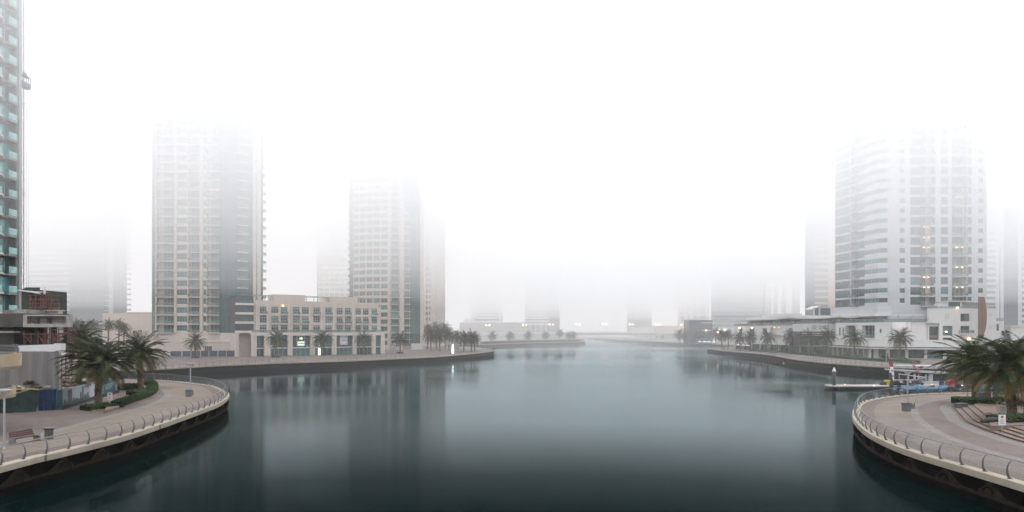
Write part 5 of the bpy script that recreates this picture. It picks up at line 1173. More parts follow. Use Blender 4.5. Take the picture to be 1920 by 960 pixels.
# restaurant furniture
def furn():
    def chair():
        r = empty('restaurant_chair', (0,0,0), cat='chair', group='black chairs on the restaurant terrace')
        a = MB(); a.box(-.24,.24,-.24,.24,.38,.47,M_black); a.obj('seat', r)
        b = MB(); b.hexa([(-.24,.2,.47),(.24,.2,.47),(.24,.26,.47),(-.24,.26,.47),(-.25,.3,.95),(.25,.3,.95),(.25,.36,.95),(-.25,.36,.95)], M_black); b.obj('backrest', r)
        for sx in (-1,1):
            c = MB(); c.box(sx*.25-.03,sx*.25+.03,-.2,.24,.6,.66,M_black); c.box(sx*.25-.02,sx*.25+.02,-.2,-.16,.47,.6,M_black); c.obj('armrest', r)
            for sy in (-1,1): l = MB(); l.box(sx*.21-.02,sx*.21+.02,sy*.21-.02,sy*.21+.02,0,.38,M_black); l.obj('leg', r)
        return r
    def table(cloth):
        r = empty('restaurant_table', (0,0,0), cat='table', group='tables on the restaurant terrace')
        a = MB(); a.box(-.45,.45,-.45,.45,.71,.75,M_black); a.obj('table_top', r)
        b = MB(); b.tube([(0,0,.03),(0,0,.71)], .05, M_black, 8); b.lathe([(.28,0),(.28,.03),(.05,.05)], M_black, 12); b.obj('pedestal', r)
        return r
    pc, pt_ = chair(), table(1); n = 0; rnd = random.Random(5)
    T = [(57.0,77.5),(58.6,74.8),(60.6,79),(56.0,73.4),(60.4,72.0),(53.9,70.3),(58.0,69.2),(62.5,75.5)]
    where = ['beside the grey cabinet','behind the white pot, second row','at the back by the rail','just right of the palm planter','behind the thick trunk','nearest the white flower pot','nearest the right frame edge','far right back corner']
    for i, (x, y) in enumerate(T):
        t = pt_ if i == 0 else copy_tree(pt_); t.location = (x, y, TZ); t.rotation_euler = (0,0,.3); t['label'] = 'black restaurant table '+where[i]
        for j in range(4):
            a = .3+j*math.pi/2+rnd.uniform(-.1,.1); c = pc if n == 0 else copy_tree(pc); n += 1
            c.location = (x-.72*math.sin(a)*-1, y+.72*math.cos(a)*-1*-1, TZ); c.rotation_euler = (0,0,a); c['label'] = 'black armchair on the '+('far','left','near','right')[j]+' side of the table '+where[i]
        m_ = MB(); m_.hexa([(-.3,-.3,0),(.3,-.3,0),(.3,.3,0),(-.3,.3,0),(-.2,-.25,.1),(.22,-.2,.12),(.2,.2,.16),(-.2,.22,.1)], M_cloth); m_.box(-.32,-.29,-.3,.3,-.35,.02,M_cloth)
        tag(m_.obj('white_cloth', None, (x, y, TZ+.752), rnd.random()), 'crumpled white cloth on the table '+where[i], 'cloth', 'white cloths on the restaurant tables')
    q = MB(); x, y = gp(1850,760); q.box(-.75,.75,-.3,.3,0,1.15,M_steel_d); q.box(-.8,.8,-.35,.35,1.15,1.2,M_bin)
    for i in (-.25,.25): q.box(i-.01,i+.01,-.305,-.3,.1,1.1,M_black)
    tag(q.obj('service_cabinet', None, (X(1849,80), 80.5, TZ), .1), 'grey service cabinet standing behind the palm at the steps', 'cabinet')
    p = empty('flower_pot', (X(1877,69.5), 69.5, TZ), label='tall white square pot with white flowers on the terrace', cat='flower pot')
    b = MB(); b.hexa([(-.24,-.24,0),(.24,-.24,0),(.24,.24,0),(-.24,.24,0),(-.32,-.32,.85),(.32,-.32,.85),(.32,.32,.85),(-.32,.32,.85)], pm('cream_pot', (.5,.46,.40), .7)); b.obj('pot', p)
    f = MB(); rr = random.Random(7)
    for i in range(260):
        c = Vector((rr.gauss(0,.2), rr.gauss(0,.2), .95+rr.uniform(0,.4))); u = Vector((rr.gauss(0,1),rr.gauss(0,1),rr.gauss(0,1))).normalized(); v = u.orthogonal().normalized(); s = .07
        f.add([c-u*s,c+v*s*.6,c+u*s,c-v*s*.6], [(0,1,2,3)], M_cloth if rr.random() < .35 else M_hedge)
    f.obj('flowers', p)
furn()

# ---------------------------------------------------------------- street furniture
def lamp(px, py, label, near=True):
    x, y = gp(px, py); r = empty('promenade_lamp', (x, y, GZ), label=label, cat='lamp post', group='promenade lamps with funnel heads')
    a = MB(); a.lathe([(.14,0),(.14,.06),(.085,.08),(.08,.2),(.075,2.2),(.065,4.0)], M_lamp, 14); a.obj('pole', r)
    b = MB(); b.lathe([(.06,3.98),(.1,4.02),(.46,4.42),(.5,4.45)], M_frost, 20); b.obj('funnel_shade', r)
    c = MB(); c.lathe([(.46,4.452),(.52,4.46),(.52,4.5),(.3,4.54),(.01,4.55)], M_lamp, 20); c.obj('cap', r)
    return r
lamp(8,842,'funnel headed lamp post beside the maroon bench at the left edge')
lamp(357,742,'funnel headed lamp post at the far curve of the left promenade')
lamp(1702,770,'funnel headed lamp post behind the square bin on the right promenade')
for i, (px, py, lb) in enumerate(((508,675.5,'left far bank lamp post beside the leftmost arcade palm'),(822,658,'lamp post before the misty palm grove'),(890,651,'lamp post at the promontory tip behind two palms'),(1456,661,'slim lamp post on the right bank left of the emblem sign'),(1517,667,'slim lamp post on the right bank below the emblem sign'),(1662,682,'slim lamp post on the right bank before the round white bay'))): lamp(px, py, lb)
def bench(x, y, rz, label):
    r = empty('bench', (x, y, GZ), rz, label=label, cat='bench', group='maroon slatted benches')
    s = MB()
    for i in range(4): s.box(-1.05,1.05,-.24+i*.13,-.13+i*.13,.42,.46,M_maroon)
    s.obj('seat', r); b = MB()
    for i in range(3): t = i*.15; b.hexa([(-1.05,.28+t*.3,.52+t),(1.05,.28+t*.3,.52+t),(1.05,.31+t*.3,.52+t),(-1.05,.31+t*.3,.52+t),(-1.05,.31+t*.3,.64+t),(1.05,.31+t*.3,.64+t),(1.05,.34+t*.3,.64+t),(-1.05,.34+t*.3,.64+t)], M_maroon)
    b.obj('backrest', r)
    for sx in (-1, 1):
        e = MB(); x0 = sx*1.1; e.tube([(x0,-.3,.62),(x0,-.3,.1),(x0,.0,.02),(x0,.28,.1),(x0,.3,.5),(x0,.42,.95)], .045, M_bin, 6); e.box(x0-.04,x0+.04,-.28,.3,.0,.4,M_bin); e.obj('end_frame', r)
    return r
bench(-39.2, 54.9, R(78), 'maroon slatted bench facing the water at the left frame edge')
bench(X(360,97), 96.5, R(118), 'dark red bench end on beside the bin under the far left lamp')
bench(46.6, 79.6, R(-122), 'bench seen end on behind the lamp post on the right promenade')
def rbin(x, y, label):
    r = empty('litter_bin', (x, y, GZ), label=label, cat='litter bin', group='grey slatted litter bins'); b = MB(); b.lathe([(.3,0),(.3,.06)], M_bin, 18); b.lathe([(.27,.06),(.33,.85)], M_black, 18); b.obj('liner', r)
    s = MB()
    for i in range(20): a = i*math.pi/10; c, d_ = math.cos(a), math.sin(a); s.box(-.025,.025,.29,.32,.05,.88,M_bin,Matrix.Rotation(a,4,'Z'))
    s.obj('slats', r); t = MB(); t.lathe([(.38,.86),(.4,.9),(.4,.98),(.34,.99)], M_steel_d, 18); t.box(.3,.55,-.1,.1,.88,.97,M_bin); t.obj('rim', r)
rbin(X(90,56.5), 56.6, 'round grey slatted litter bin right of the maroon bench')
for px, py, lb in ((1699.5,771,'square grey litter bin in front of the right promenade lamp'),(354,743.5,'small dark litter bin at the foot of the far left lamp')):
    x, y = gp(px, py); r = empty('litter_bin', (x, y, GZ), .1, label=lb, cat='litter bin', group='square litter bins')
    b = MB(); b.hexa([(-.33,-.3,0),(.33,-.3,0),(.33,.3,0),(-.33,.3,0),(-.37,-.34,.85),(.37,-.34,.85),(.37,.34,.85),(-.37,.34,.85)], M_bin); b.obj('body', r)
    t = MB(); t.box(-.41,.41,-.38,.38,.85,.93,M_steel_d); t.box(-.25,.25,-.2,.2,.93,.97,M_bin); t.obj('lid', r)
def sign(px, py, label, rz=0):
    x, y = gp(px, py); r = empty('notice_sign', (x, y, GZ), rz, label=label, cat='sign', group='small white notice signs')
    p = MB(); p.tube([(0,0,0),(0,0,1.3)], .035, M_lamp, 8); p.obj('post', r)
    b = MB(); b.box(-.27,.27,-.06,-.03,.95,1.85,M_pwhite); b.obj('plate', r)
    m_ = MB(); m_.lathe([(.09,-.001),(.09,.001)], M_red, 14) if False else None
    c = [(.11*math.cos(k*math.pi/8), -.064, 1.66+.11*math.sin(k*math.pi/8)) for k in range(16)]; m_.add(c, [tuple(range(16))], M_red)
    for k in range(4): m_.box(-.17,.17-.05*(k % 2),-.064,-.061,1.1+.1*k,1.13+.1*k,M_black)
    m_.obj('notice_print', r)
sign(206.5,766,'small white notice sign at the hedge end by the left palm'); sign(1878.5,818,'small white notice sign at the foot of the right steps', -.2)
# stone plinth with light, and small kit on the far left bank
q = MB(); q.hexa([(-1.4,-1.2,0),(1.4,-1.2,0),(1.4,1.2,0),(-1.4,1.2,0),(-.9,-.8,3.6),(.9,-.8,3.6),(.9,.8,3.6),(-.9,.8,3.6)], M_rock); q.box(-.7,.7,-.6,.6,3.6,4.2,M_rock)
tag(q.obj('stone_plinth', None, (X(854,290), 290, GZ)), 'tapered pale stone plinth near the promontory palms', 'plinth')
q = MB(); q.box(-.35,.35,-.2,.2,0,1.9,M_cool); q.box(-.25,.25,-.15,.15,2.2,3.4,M_cool); q.box(-.4,.4,-.25,.25,1.9,2.2,M_grille)
tag(q.obj('totem_sign', None, (X(849,272), 272, GZ)), 'bright white lit totem left of the stone plinth', 'sign')
q = MB(); q.lathe([(.3,0),(.28,.05),(.12,.1),(.03,.75)], M_lifeb, 12); tag(q.obj('traffic_cone', None, (X(839,262), 262, GZ+.01)), 'small orange cone on the left far bank promenade', 'cone')
def bicycle(x, y, rz, label):
    r = empty('bicycle', (x, y, GZ), rz, label=label, cat='bicycle', group='parked bicycles near the promontory')
    for s in (-.55,.55):
        w_ = MB(); w_.tube([(s+.34*math.cos(a),0,.35+.34*math.sin(a)) for a in [k*math.pi/8 for k in range(16)]], .025, M_black, 5, closed=True); w_.obj('wheel', r)
    f = MB(); f.tube([(-.55,0,.35),(-.15,0,.85),(.4,0,.85),(.0,0,.35),(-.55,0,.35)], .03, M_bluep, 5); f.tube([(.4,0,.85),(.55,0,.35)], .03, M_bluep, 5); f.tube([(.0,0,.35),(-.2,0,1.0)], .025, M_bluep, 5); f.obj('frame', r)
    h = MB(); h.tube([(.38,-.25,1.05),(.38,.25,1.05)], .02, M_black, 5); h.tube([(.38,0,1.05),(.4,0,.85)], .02, M_black, 5); h.obj('handlebar', r)
    s = MB(); s.box(-.33,-.07,-.07,.07,1.0,1.06,M_black); s.obj('saddle', r)
for i, (px, d, lb) in enumerate(((858,262,'left one of three before the stone plinth'),(866,265,'middle one of three before the stone plinth'),(884,274,'right one of three, below the two palms'))): bicycle(X(px,d), d, .3+i*.4, 'parked bicycle at the promontory rail, '+lb)
# white umbrellas and tables at the terraces
def parasol(px, d, z, label, s=1.0):
    r = empty('parasol', (X(px,d), d, z), label=label, cat='parasol', group='white parasols on the right bank terraces')
    p = MB(); p.tube([(0,0,0),(0,0,2.5*s)], .04, M_steel, 6); p.obj('pole', r)
    c = MB(); c.lathe([(1.6*s,2.1*s),(.9*s,2.45*s),(.04,2.8*s)], M_cloth, 8, smooth=False); c.obj('canopy', r)
for i, (px, d, z, lb) in enumerate(((1385,322,GZ,'before the left end of the low white wing'),(1394,316,GZ,'second from the left before the low white wing'),(1401,312,GZ,'third from the left before the low white wing'),(1312,415,GZ,'in the mist below the dark pavilion, left'),(1321,412,GZ,'in the mist below the dark pavilion, centre'),(1329,410,GZ,'in the mist below the dark pavilion, right'),(1338,405,GZ,'in the mist right of the dark pavilion'),(1350,400,9.5,'raised on the terrace left of the white wing'),(1360,398,9.5,'raised on the terrace nearest the white wing'))): parasol(px, d, z, 'white parasol '+lb)
# terrace lamps of the right bank (warm)
for i, (px, py, d, lb) in enumerate(((1324,619.5,440,'under the dark pavilion canopy'),(1346,623,400,'brightest on the misty terrace'),(1359,619,400,'right of the brightest on the misty terrace'),(1393,615,325,'on the left end of the low white wing'),(1417,615,308,'on the balcony of the low white wing'))):
    q = MB(); q.lathe([(0,-.3),(.4,-.1),(.4,.1),(0,.3)], M_warm, 10); q.box(-.05,.05,-.05,.05,-(Z(py,d)-GZ),-.28,M_grille); tag(q.obj('terrace_lamp', None, (X(px,d)-(2.2 if i > 2 else 0), d-(1.5 if i > 2 else 0), Z(py,d))), 'warm orange terrace lamp '+lb, 'lamp', 'warm terrace lamps')
# shrubs along the right bank terrace
def shrub(x, y, r_, h, label, seed, z=GZ, grp=None):
    rnd = random.Random(seed); mb = MB()
    for _ in range(int(500*r_)):
        u = Vector((rnd.gauss(0,1), rnd.gauss(0,1), abs(rnd.gauss(0,1)))).normalized()*rnd.uniform(.5,1.05); c = Vector((u.x*r_, u.y*r_, u.z*h)); a = Vector((rnd.gauss(0,1),rnd.gauss(0,1),rnd.gauss(0,1))).normalized(); b = a.orthogonal().normalized(); s = .16*rnd.uniform(.6,1.4)
        mb.add([c-a*s,c+b*s*.6,c+a*s,c-b*s*.6], [(0,1,2,3)], M_hedge)
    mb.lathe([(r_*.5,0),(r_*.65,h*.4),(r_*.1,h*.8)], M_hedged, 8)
    tag(mb.obj('shrub', None, (x, y, z)), label, 'shrub', grp)
SG = 'shrubs along the right bank'
for i, (px, d, r_, h) in enumerate(((1505,263,1.6,1.5),(1526,252,1.5,1.3),(1549,243,1.8,1.2),(1585,232,1.4,2.2),(1603,224,2.0,1.1),(1655,212,1.6,2.6),(1685,207,2.6,1.0),(1482,268,1.5,1.3),(1439,287,1.8,1.2),(1407,300,1.8,1.2))):
    shrub(X(px,d), d-1, r_, h, 'green shrub on the right bank, '+('below the left part of the emblem sign','below the middle of the emblem sign','round the palm under the emblem sign','tall one before the colonnade','round the palm before the small balconies','tall loose one by the slim lamp post','round the palm nearest the dock','left of the emblem sign','round the palm at mid white wing','round the palm at the left of the white wing')[i], 30+i, grp=SG)
for px, py, r_, lb in ((366,671,1.2,'round the base of the lone palm by navy boards'),(517,670,1.4,'round the base of the leftmost arcade palm'),(604,666,1.3,'round the palm at the lit totem'),(682,665,1.3,'round the palm at the bright lamp'),(750,662.5,1.5,'round the palm below the curved tower')):
    x, y = gp(px, py); shrub(x, y, r_, .7, 'low green planting '+lb, int(px), grp='planting round the arcade palms')
hq = Path([(X(1700,186),186),(X(1600,206),206),(X(1520,238),238),(X(1440,278),278),(X(1390,305),305)], side=-1)
hedge([(p.x+3.2, p.y) for p in hq.p[::6]], 1.4, .8, 'long low hedge behind the right bank railing', n=60, seed=9, kerb=False, s=.2)
hedge([(X(905,460),465),(X(980,500),512),(X(1050,545),552),(X(1085,570),566)], 4, 1.4, 'misty low hedge along the far peninsula', n=40, seed=10, kerb=False, s=.3)

# ---------------------------------------------------------------- dock and boats
def dock():
    r = empty('floating_dock', (60.5, 129, 0), label='long floating pontoon dock with dark sides behind the right promenade', cat='dock')
    a = MB(); a.prism([(.6,0),(54,0),(54,4),(.6,4),(0,3.2),(0,.8)], .45, .62, M_deck); a.obj('deck', r)
    b = MB(); b.box(1.2,54,.25,3.8,-.4,.445,M_black); b.obj('float', r)
    for i in range(6): c = MB(); c.lathe([(.12,0),(.12,.1),(.01,.16)], M_cool if i % 2 else M_warms, 8, (4+i*4.2, .6 if i % 2 else 3.2, .62)); c.obj('deck_light', r)
    for px, h, lb in ((1564,3.25,'nearer the open water'),(1671,3.05,'behind the feather flag')):
        p = empty('mooring_pile', (X(px,131.2), 131.2, 0), label='black mooring pile with white cone cap '+lb, cat='mooring pile', group='mooring piles')
        c = MB(); c.lathe([(.34,-1.5),(.34,h)], M_black, 16); c.obj('shaft', p); c = MB(); c.lathe([(.37,h),(.37,h+.12),(.02,h+.85)], M_pwhite, 16); c.obj('cone_cap', p)
    f = empty('feather_flag', (X(1677,130), 130, .62), label='red and white feather flag beside the second mooring pile', cat='flag')
    c = MB(); c.tube([(0,0,0),(-.05,0,2.5),(-.35,0,4.6)], .035, M_steel, 6); c.obj('pole', f)
    c = MB(); n = 8; L = [(-.05-.3*(i/n)**2, .6+4.0*i/n) for i in range(n+1)]
    for i in range(n): (x0,z0),(x1,z1) = L[i], L[i+1]; wd = .12+.7*(i/n); wd1 = .12+.7*((i+1)/n); m_ = M_red if i >= n-2 else (M_cloth if i % 2 else pm('flag_pale', (.45,.3,.32), .7)); c.hexa([(x0-wd,-.02,z0),(x0,-.02,z0),(x0,.0,z0),(x0-wd,.0,z0),(x1-wd1,-.02,z1),(x1,-.02,z1),(x1,.0,z1),(x1-wd1,.0,z1)], m_)
    c.obj('banner', f)
    def tub(px, m, label, s=1, y=131.5, name='plastic_tub', cat='tub'):
        q = MB(); q.hexa([(-.4*s,-.4*s,0),(.4*s,-.4*s,0),(.4*s,.4*s,0),(-.4*s,.4*s,0),(-.52*s,-.52*s,.95*s),(.52*s,-.52*s,.95*s),(.52*s,.52*s,.95*s),(-.52*s,.52*s,.95*s)], m); q.box(-.6*s,.6*s,-.58*s,.58*s,.95*s,1.03*s,m); tag(q.obj(name, None, (X(px,y), y, .62)), label, cat)
    tub(1664.5, M_yel, 'yellow bin with flared top on the dock', .92, name='dock_bin', cat='bin')
    q = MB(); q.box(-.5,.5,-.35,.35,0,.5,pm('dark_teal_plastic',(.01,.05,.05),.5)); q.box(-.53,.53,-.38,.38,.5,.57,M_black); tag(q.obj('storage_box', None, (X(1655.5,131.5), 131.5, .62)), 'dark teal storage box left of the yellow dock bin', 'box')
    q = MB(); q.lathe([(.42,0),(.46,.4),(.42,.8),(.5,.86)], M_bluep, 14); tag(q.obj('barrel', None, (X(1768,130), 130.4, .62)), 'blue barrel on the dock right of the white boat', 'barrel')
    q = MB(); q.hexa([(-.9,-.4,0),(.7,-.4,0),(.7,.5,0),(-.9,.5,0),(-.7,-.3,.9),(.6,-.3,1.3),(.6,.4,1.3),(-.7,.4,.9)], M_red); q.box(.3,.75,-.3,.4,1.3,1.7,M_red); tag(q.obj('covered_engine', None, (X(1787,129.6), 130.2, .62)), 'bright red covered machine standing on the dock', 'machine')
    def buoy(x, y, z, label, m=M_lifeb, r_=.36, rz=0):
        q = MB(); q.tube([(r_*math.cos(a),0,r_*math.sin(a)) for a in [k*math.pi/8 for k in range(16)]], .085, m, 8, closed=True)
        for k in range(4): a = k*math.pi/2+.4; q.tube([(r_*math.cos(a-.09),0,r_*math.sin(a-.09)),(r_*math.cos(a+.09),0,r_*math.sin(a+.09))], .092, M_cloth, 8)
        tag(q.obj('lifebuoy', None, (x, y, z), rz), label, 'lifebuoy', 'lifebuoys')
    y = 127.5
    buoy(X(1793,y), y, 1.25, 'orange lifebuoy left one on the dock beside the red machine'); buoy(X(1811,y), y-.4, .8, 'orange lifebuoy right one low on the dock edge')
    # inflatable boats
    def rib(x, y, L, label, rz=0):
        r = empty('inflatable_boat', (x, y, .05), rz, label=label, cat='inflatable boat', group='blue inflatable boats'); h = MB()
        pts = [(-L/2,-1.0,.45),(-L/4,-1.05,.45),(L/4,-1.0,.5),(L*.42,-.6,.62),(L/2,0,.75),(L*.42,.6,.62),(L/4,1.0,.5),(-L/4,1.05,.45),(-L/2,1.0,.45)]
        h.tube([tuple(v) for v in smooth3(pts)], .3, M_sky, 10); h.obj('tube', r)
        g = MB(); g.prism([(-L/2+.2,-.85),(L/4,-.8),(L*.44,0),(L/4,.8),(-L/2+.2,.85)], .05, .38, M_boat); g.obj('hull', r)
        s = MB()
        for i in range(4): xx = -L*.3+i*L*.16; s.box(xx-.2,xx+.2,-.55,.55,.38,.72,M_black)
        s.box(L*.2,L*.2+.35,-.35,.35,.38,1.05,M_steel_d); s.obj('seat', r)
        e = MB(); e.box(-L/2-.4,-L/2+.05,-.25,.25,.35,1.15,M_black); e.box(-L/2-.3,-L/2-.15,-.08,.08,-.3,.35,M_black); e.obj('outboard_engine', r)
    rib(X(1733,124), 124.5, 8.6, 'long blue inflatable boat moored before the white houseboat', .06)
    rib(X(1700,127), 127.2, 5.4, 'short blue inflatable boat by the jet skis at the second pile', .1)
    rib(X(1858,124), 124.5, 7.5, 'blue inflatable boat behind the right palms', .03); rib(X(1811,127), 126.6, 3.2, 'smallest blue inflatable boat between the two long ones', .1)
    def jet(x, y, rz, label, acc):
        r = empty('jet_ski', (x, y, .62), rz, label=label, cat='jet ski', group='jet skis on the dock')
        h = MB(); h.hexa([(-1.4,-.35,.1),(1.0,-.35,.1),(1.0,.35,.1),(-1.4,.35,.1),(-1.45,-.55,.5),(.9,-.5,.55),(.9,.5,.55),(-1.45,.55,.5)], M_black); h.hexa([(1.0,-.35,.1),(1.5,-.05,.3),(1.5,.05,.3),(1.0,.35,.1),(.9,-.5,.55),(1.7,-.05,.6),(1.7,.05,.6),(.9,.5,.55)], acc); h.obj('hull', r)
        s = MB(); s.hexa([(-1.2,-.2,.5),(.3,-.22,.5),(.3,.22,.5),(-1.2,.2,.5),(-1.1,-.15,.95),(.2,-.15,.85),(.2,.15,.85),(-1.1,.15,.95)], M_black); s.obj('seat', r)
        c = MB(); c.hexa([(.2,-.3,.5),(1.1,-.25,.5),(1.1,.25,.5),(.2,.3,.5),(.25,-.22,1.05),(.7,-.15,.95),(.7,.15,.95),(.25,.22,1.05)], acc); c.tube([(.25,-.4,1.15),(.3,0,1.08),(.25,.4,1.15)], .03, M_black, 5); c.obj('console', r)
    for i, (px, y, rz, acc, lb) in enumerate(((1684,130.4,.3,M_boat,'left one beside the feather flag'),(1692,131.6,-.2,M_red,'second from the left'),(1702,130.2,.4,M_boat,'middle one behind the lamp post'),(1712,131.5,-.3,M_red,'fourth with a red nose'),(1720,130.4,.2,M_steel_d,'right one before the white boat steps'))): jet(X(px,y), y, rz, 'black jet ski parked on the dock, '+lb, acc)
    # rack over the jet skis
    q = MB(); 
    for px in (1686,1704,1722):
        q.tube([(X(px,132.6),132.6,.62),(X(px,132.6),132.6,2.6-(px-1686)*.012)], .04, M_boat, 6)
    q.tube([(X(1684,132.6),132.6,2.7),(X(1735,132.6),132.6,1.95)], .05, M_boat, 6); q.tube([(X(1684,133.4),133.4,2.7),(X(1735,133.4),133.4,1.95)], .05, M_boat, 6)
    for px in range(1688,1734,8): q.tube([(X(px,132.6),132.6,2.66-(px-1686)*.0145),(X(px,133.4),133.4,2.66-(px-1686)*.0145)], .04, M_boat, 5)
    tag(q.obj('white_frame_rack'), 'white sloping tube rack standing over the jet skis', 'rack')
    # white houseboat
    d = 138; b = empty('houseboat', (X(1735,d), d, 0), label='white two deck houseboat moored behind the dock', cat='boat'); x = lambda px: X(px,d)-X(1735,d); z = lambda py: Z(py,d)
    h = MB(); h.prism([(x(1688),.3),(x(1694),-.6),(x(1800),-.6),(x(1806),0),(x(1806),5),(x(1694),5)], .0, .9, M_boat); h.prism([(x(1700),-.4),(x(1800),-.4),(x(1800),5),(x(1700),5)], -.3, -.001, M_black); h.obj('hull', b)
    c = MB(); c.box(x(1745),x(1800),0,4.6,.9,z(701),M_black); c.obj('cabin', b)
    w_ = MB(); 
    for i in range(4): w_.box(x(1749+i*12),x(1758+i*12),-.03,-.003,1.6,z(704),M_glg)
    w_.obj('window', b)
    for px, ww in ((1741,.7),(1713,.25),(1721,.12),(1735,.12)): q = MB(); q.box(x(px),x(px)+ww,-.3,.1,.9,z(701),M_boat); q.obj('column', b)
    q = MB(); q.hexa([(x(1685),-.8,z(696)),(x(1792),-.8,z(702)),(x(1792),5.2,z(702)),(x(1685),5.2,z(696)),(x(1685),-.8,z(693.5)),(x(1792),-.8,z(699)),(x(1792),5.2,z(699)),(x(1685),5.2,z(693.5))], M_boat); q.obj('upper_deck', b)
    q = MB(); q.hexa([(x(1692),0,z(690)),(x(1765),0,z(691)),(x(1765),4.6,z(691)),(x(1692),4.6,z(690)),(x(1690),-.2,z(686)),(x(1770),-.2,z(686.5)),(x(1770),4.8,z(686.5)),(x(1690),4.8,z(686))], M_boat); q.obj('canopy', b)
    q = MB()
    for px in range(1692,1792,12): zz = z(694+(px-1685)*.052); q.tube([(x(px),-.6,zz),(x(px),-.6,zz+.95)], .03, M_boat, 5)
    q.tube([(x(1690),-.6,z(694)+.95),(x(1790),-.6,z(699)+.95)], .03, M_boat, 5)
    for px in (1694,1712,1730,1750,1763): q.tube([(x(px),.2,z(694)),(x(px),.2,z(690))], .04, M_boat, 5)
    q.obj('deck_railing', b)
    q = MB()
    for px in range(1722,1742,4): q.tube([(x(px),-.5,.9),(x(px),-.5,1.9)], .035, M_boat, 5)
    for k in range(3): q.tube([(x(1720),-.5,1.2+k*.33),(x(1742),-.5,1.2+k*.33)], .03, M_boat, 5)
    q.obj('lower_railing', b)
    q = MB()
    for k in range(7): q.box(x(1727),x(1731),-.2+k*.28,.05+k*.28,.9+k*.45,.97+k*.45,M_boat)
    q.obj('stair', b)
    q = MB(); q.box(x(1722),x(1730),-.28,-.22,z(689.5),z(687.5),M_black); q.box(x(1724),x(1729),-.28,-.22,z(687.2),z(685.8),M_red); q.hexa([(x(1710.5),-.25,z(689)),(x(1716),-.25,z(689)),(x(1716),-.2,z(689)),(x(1710.5),-.2,z(689)),(x(1713),-.25,z(685)),(x(1713.6),-.25,z(685)),(x(1713.6),-.2,z(685)),(x(1713),-.2,z(685))], M_red); q.obj('canopy_print', b)
    buoy(X(1720.5,d-1), d-1, Z(692.5,d-1), 'orange lifebuoy hung on the upper rail of the white houseboat', r_=.42); buoy(X(1712.5,d), d-.1, Z(681.5,d), 'red and white lifebuoy standing on the houseboat canopy', M_red, .4)
    # small white motor boat at far right
    m_ = empty('motor_boat', (X(1905,128), 129, 0), label='white motor boat partly hidden at the right frame edge', cat='boat')
    q = MB(); q.prism([(-5,0),(-3.5,-1.2),(4,-1.2),(4,1.2),(-3.5,1.2)], 0, 1.1, M_boat); q.obj('hull', m_); q = MB(); q.hexa([(-2,-.9,1.1),(2.5,-.9,1.1),(2.5,.9,1.1),(-2,.9,1.1),(-1,-.8,1.9),(2.4,-.8,1.9),(2.4,.8,1.9),(-1,.8,1.9)], M_boat); q.box(-.8,2.2,-.87,-.83,1.4,1.75,M_gl2); q.obj('cabin', m_)
    for px, py, m2, nm in ((1460,679.5,M_red,'red'),(1469,681.5,M_yel,'yellow')):
        x_, y_ = X(px,F*CH/(py-620)), F*CH/(py-620); q = MB(); q.lathe([(.02,-.2),(.28,0),(.3,.2),(.1,.45)], m2, 10); tag(q.obj('buoy', None, (x_, y_, .0)), 'small '+nm+' marker buoy floating off the right bank', 'buoy')
def smooth3(pts, n=5):
    out = []; P = [pts[0]]+pts+[pts[-1]]
    for i in range(1, len(P)-2):
        a, b, c, d = [Vector(p) for p in P[i-1:i+3]]
        for k in range(n): t = k/n; out.append(.5*((2*b)+(c-a)*t+(2*a-5*b+4*c-d)*t*t+(3*b-a-3*c+d)*t**3))
    out.append(Vector(P[-1])); return out
dock()
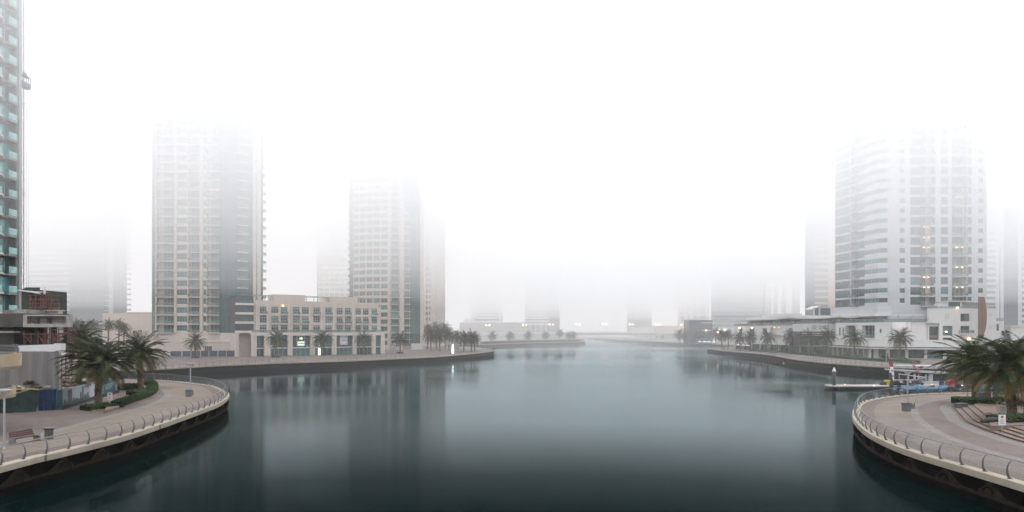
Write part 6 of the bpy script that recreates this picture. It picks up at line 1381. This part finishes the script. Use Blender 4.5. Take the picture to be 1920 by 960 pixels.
# two people far off on the right bank point
def person(x, y, rz, label, top, legs):
    root = empty('person', (x, y, GZ), rz, label=label, cat='person', group='people on the right bank point')
    V = [(0,0,.93),(0,0,1.15),(0,0,1.42),(0,0,1.52),(0,-.02,1.66),(.1,0,.9),(.11,-.08,.5),(.11,.02,.08),(.11,-.12,.04),(-.1,0,.9),(-.11,.1,.5),(-.11,.2,.1),(-.11,.08,.04),(.19,0,1.4),(.24,.05,1.12),(.25,-.08,.88),(-.19,0,1.4),(-.24,.0,1.12),(-.25,-.12,.9)]
    E_ = [(0,1),(1,2),(2,3),(3,4),(0,5),(5,6),(6,7),(7,8),(0,9),(9,10),(10,11),(11,12),(2,13),(13,14),(14,15),(2,16),(16,17),(17,18)]
    rad = [.15,.14,.15,.06,.105,.1,.07,.05,.045,.1,.07,.05,.045,.065,.045,.035,.065,.045,.035]
    me = bpy.data.meshes.new('body'); me.from_pydata(V, E_, []); o = bpy.data.objects.new('body', me); C.objects.link(o); o.parent = root
    md = o.modifiers.new('skin', 'SKIN'); o.modifiers.new('sub', 'SUBSURF').render_levels = 1
    sv = me.skin_vertices[0].data
    for i, r_ in enumerate(rad): sv[i].radius = (r_, r_)
    sv[0].use_root = True; me.materials.append(top)
person(X(1358,330), 330, .5, 'person in dark clothes walking on the misty point, left one of two', M_navy, M_black)
person(X(1364,328), 328, 2.2, 'person in reddish top on the misty point, right one of two', M_red, M_black)

# ---------------------------------------------------------------- haze and low cloud
def volume_box(name, z0, z1, dens, S, kind='stuff'):
    mb = MB(); m = bpy.data.materials.new(name); m.use_nodes = True; n = m.node_tree; n.nodes.remove(n.nodes['Principled BSDF'])
    v = n.nodes.new('ShaderNodeVolumePrincipled'); v.inputs['Density'].default_value = dens; v.inputs['Color'].default_value = (.99,.995,1,1)
    n.links.new(v.outputs[0], n.nodes['Material Output'].inputs['Volume'])
    mb.box(-S, S, 500-S, 500+S, z0, z1, m); mb.obj(name)['kind'] = kind
volume_box('haze', -3, 122, .00015, 1650)
def far_fog(name, y0, dens, i):
    mb = MB(); m = bpy.data.materials.new(name); m.use_nodes = True; n = m.node_tree; n.nodes.remove(n.nodes['Principled BSDF'])
    v = n.nodes.new('ShaderNodeVolumePrincipled'); v.inputs['Density'].default_value = dens; v.inputs['Color'].default_value = (.99,.995,1,1)
    n.links.new(v.outputs[0], n.nodes['Material Output'].inputs['Volume'])
    mb.box(-1640+i, 1640-i, y0, 2140-i, -2.9+i*.1, 119.5-i*.2, m); mb.obj(name)['kind'] = 'stuff'
for i, (y0, dn) in enumerate(((100,.0006),(300,.0009),(480,.0005))): far_fog('fog_bank', y0, dn, i)
for i, z in enumerate(range(24, 84, 12)): volume_box('low_cloud', z+.1, 120-i*.3, .0027, 1640-i)
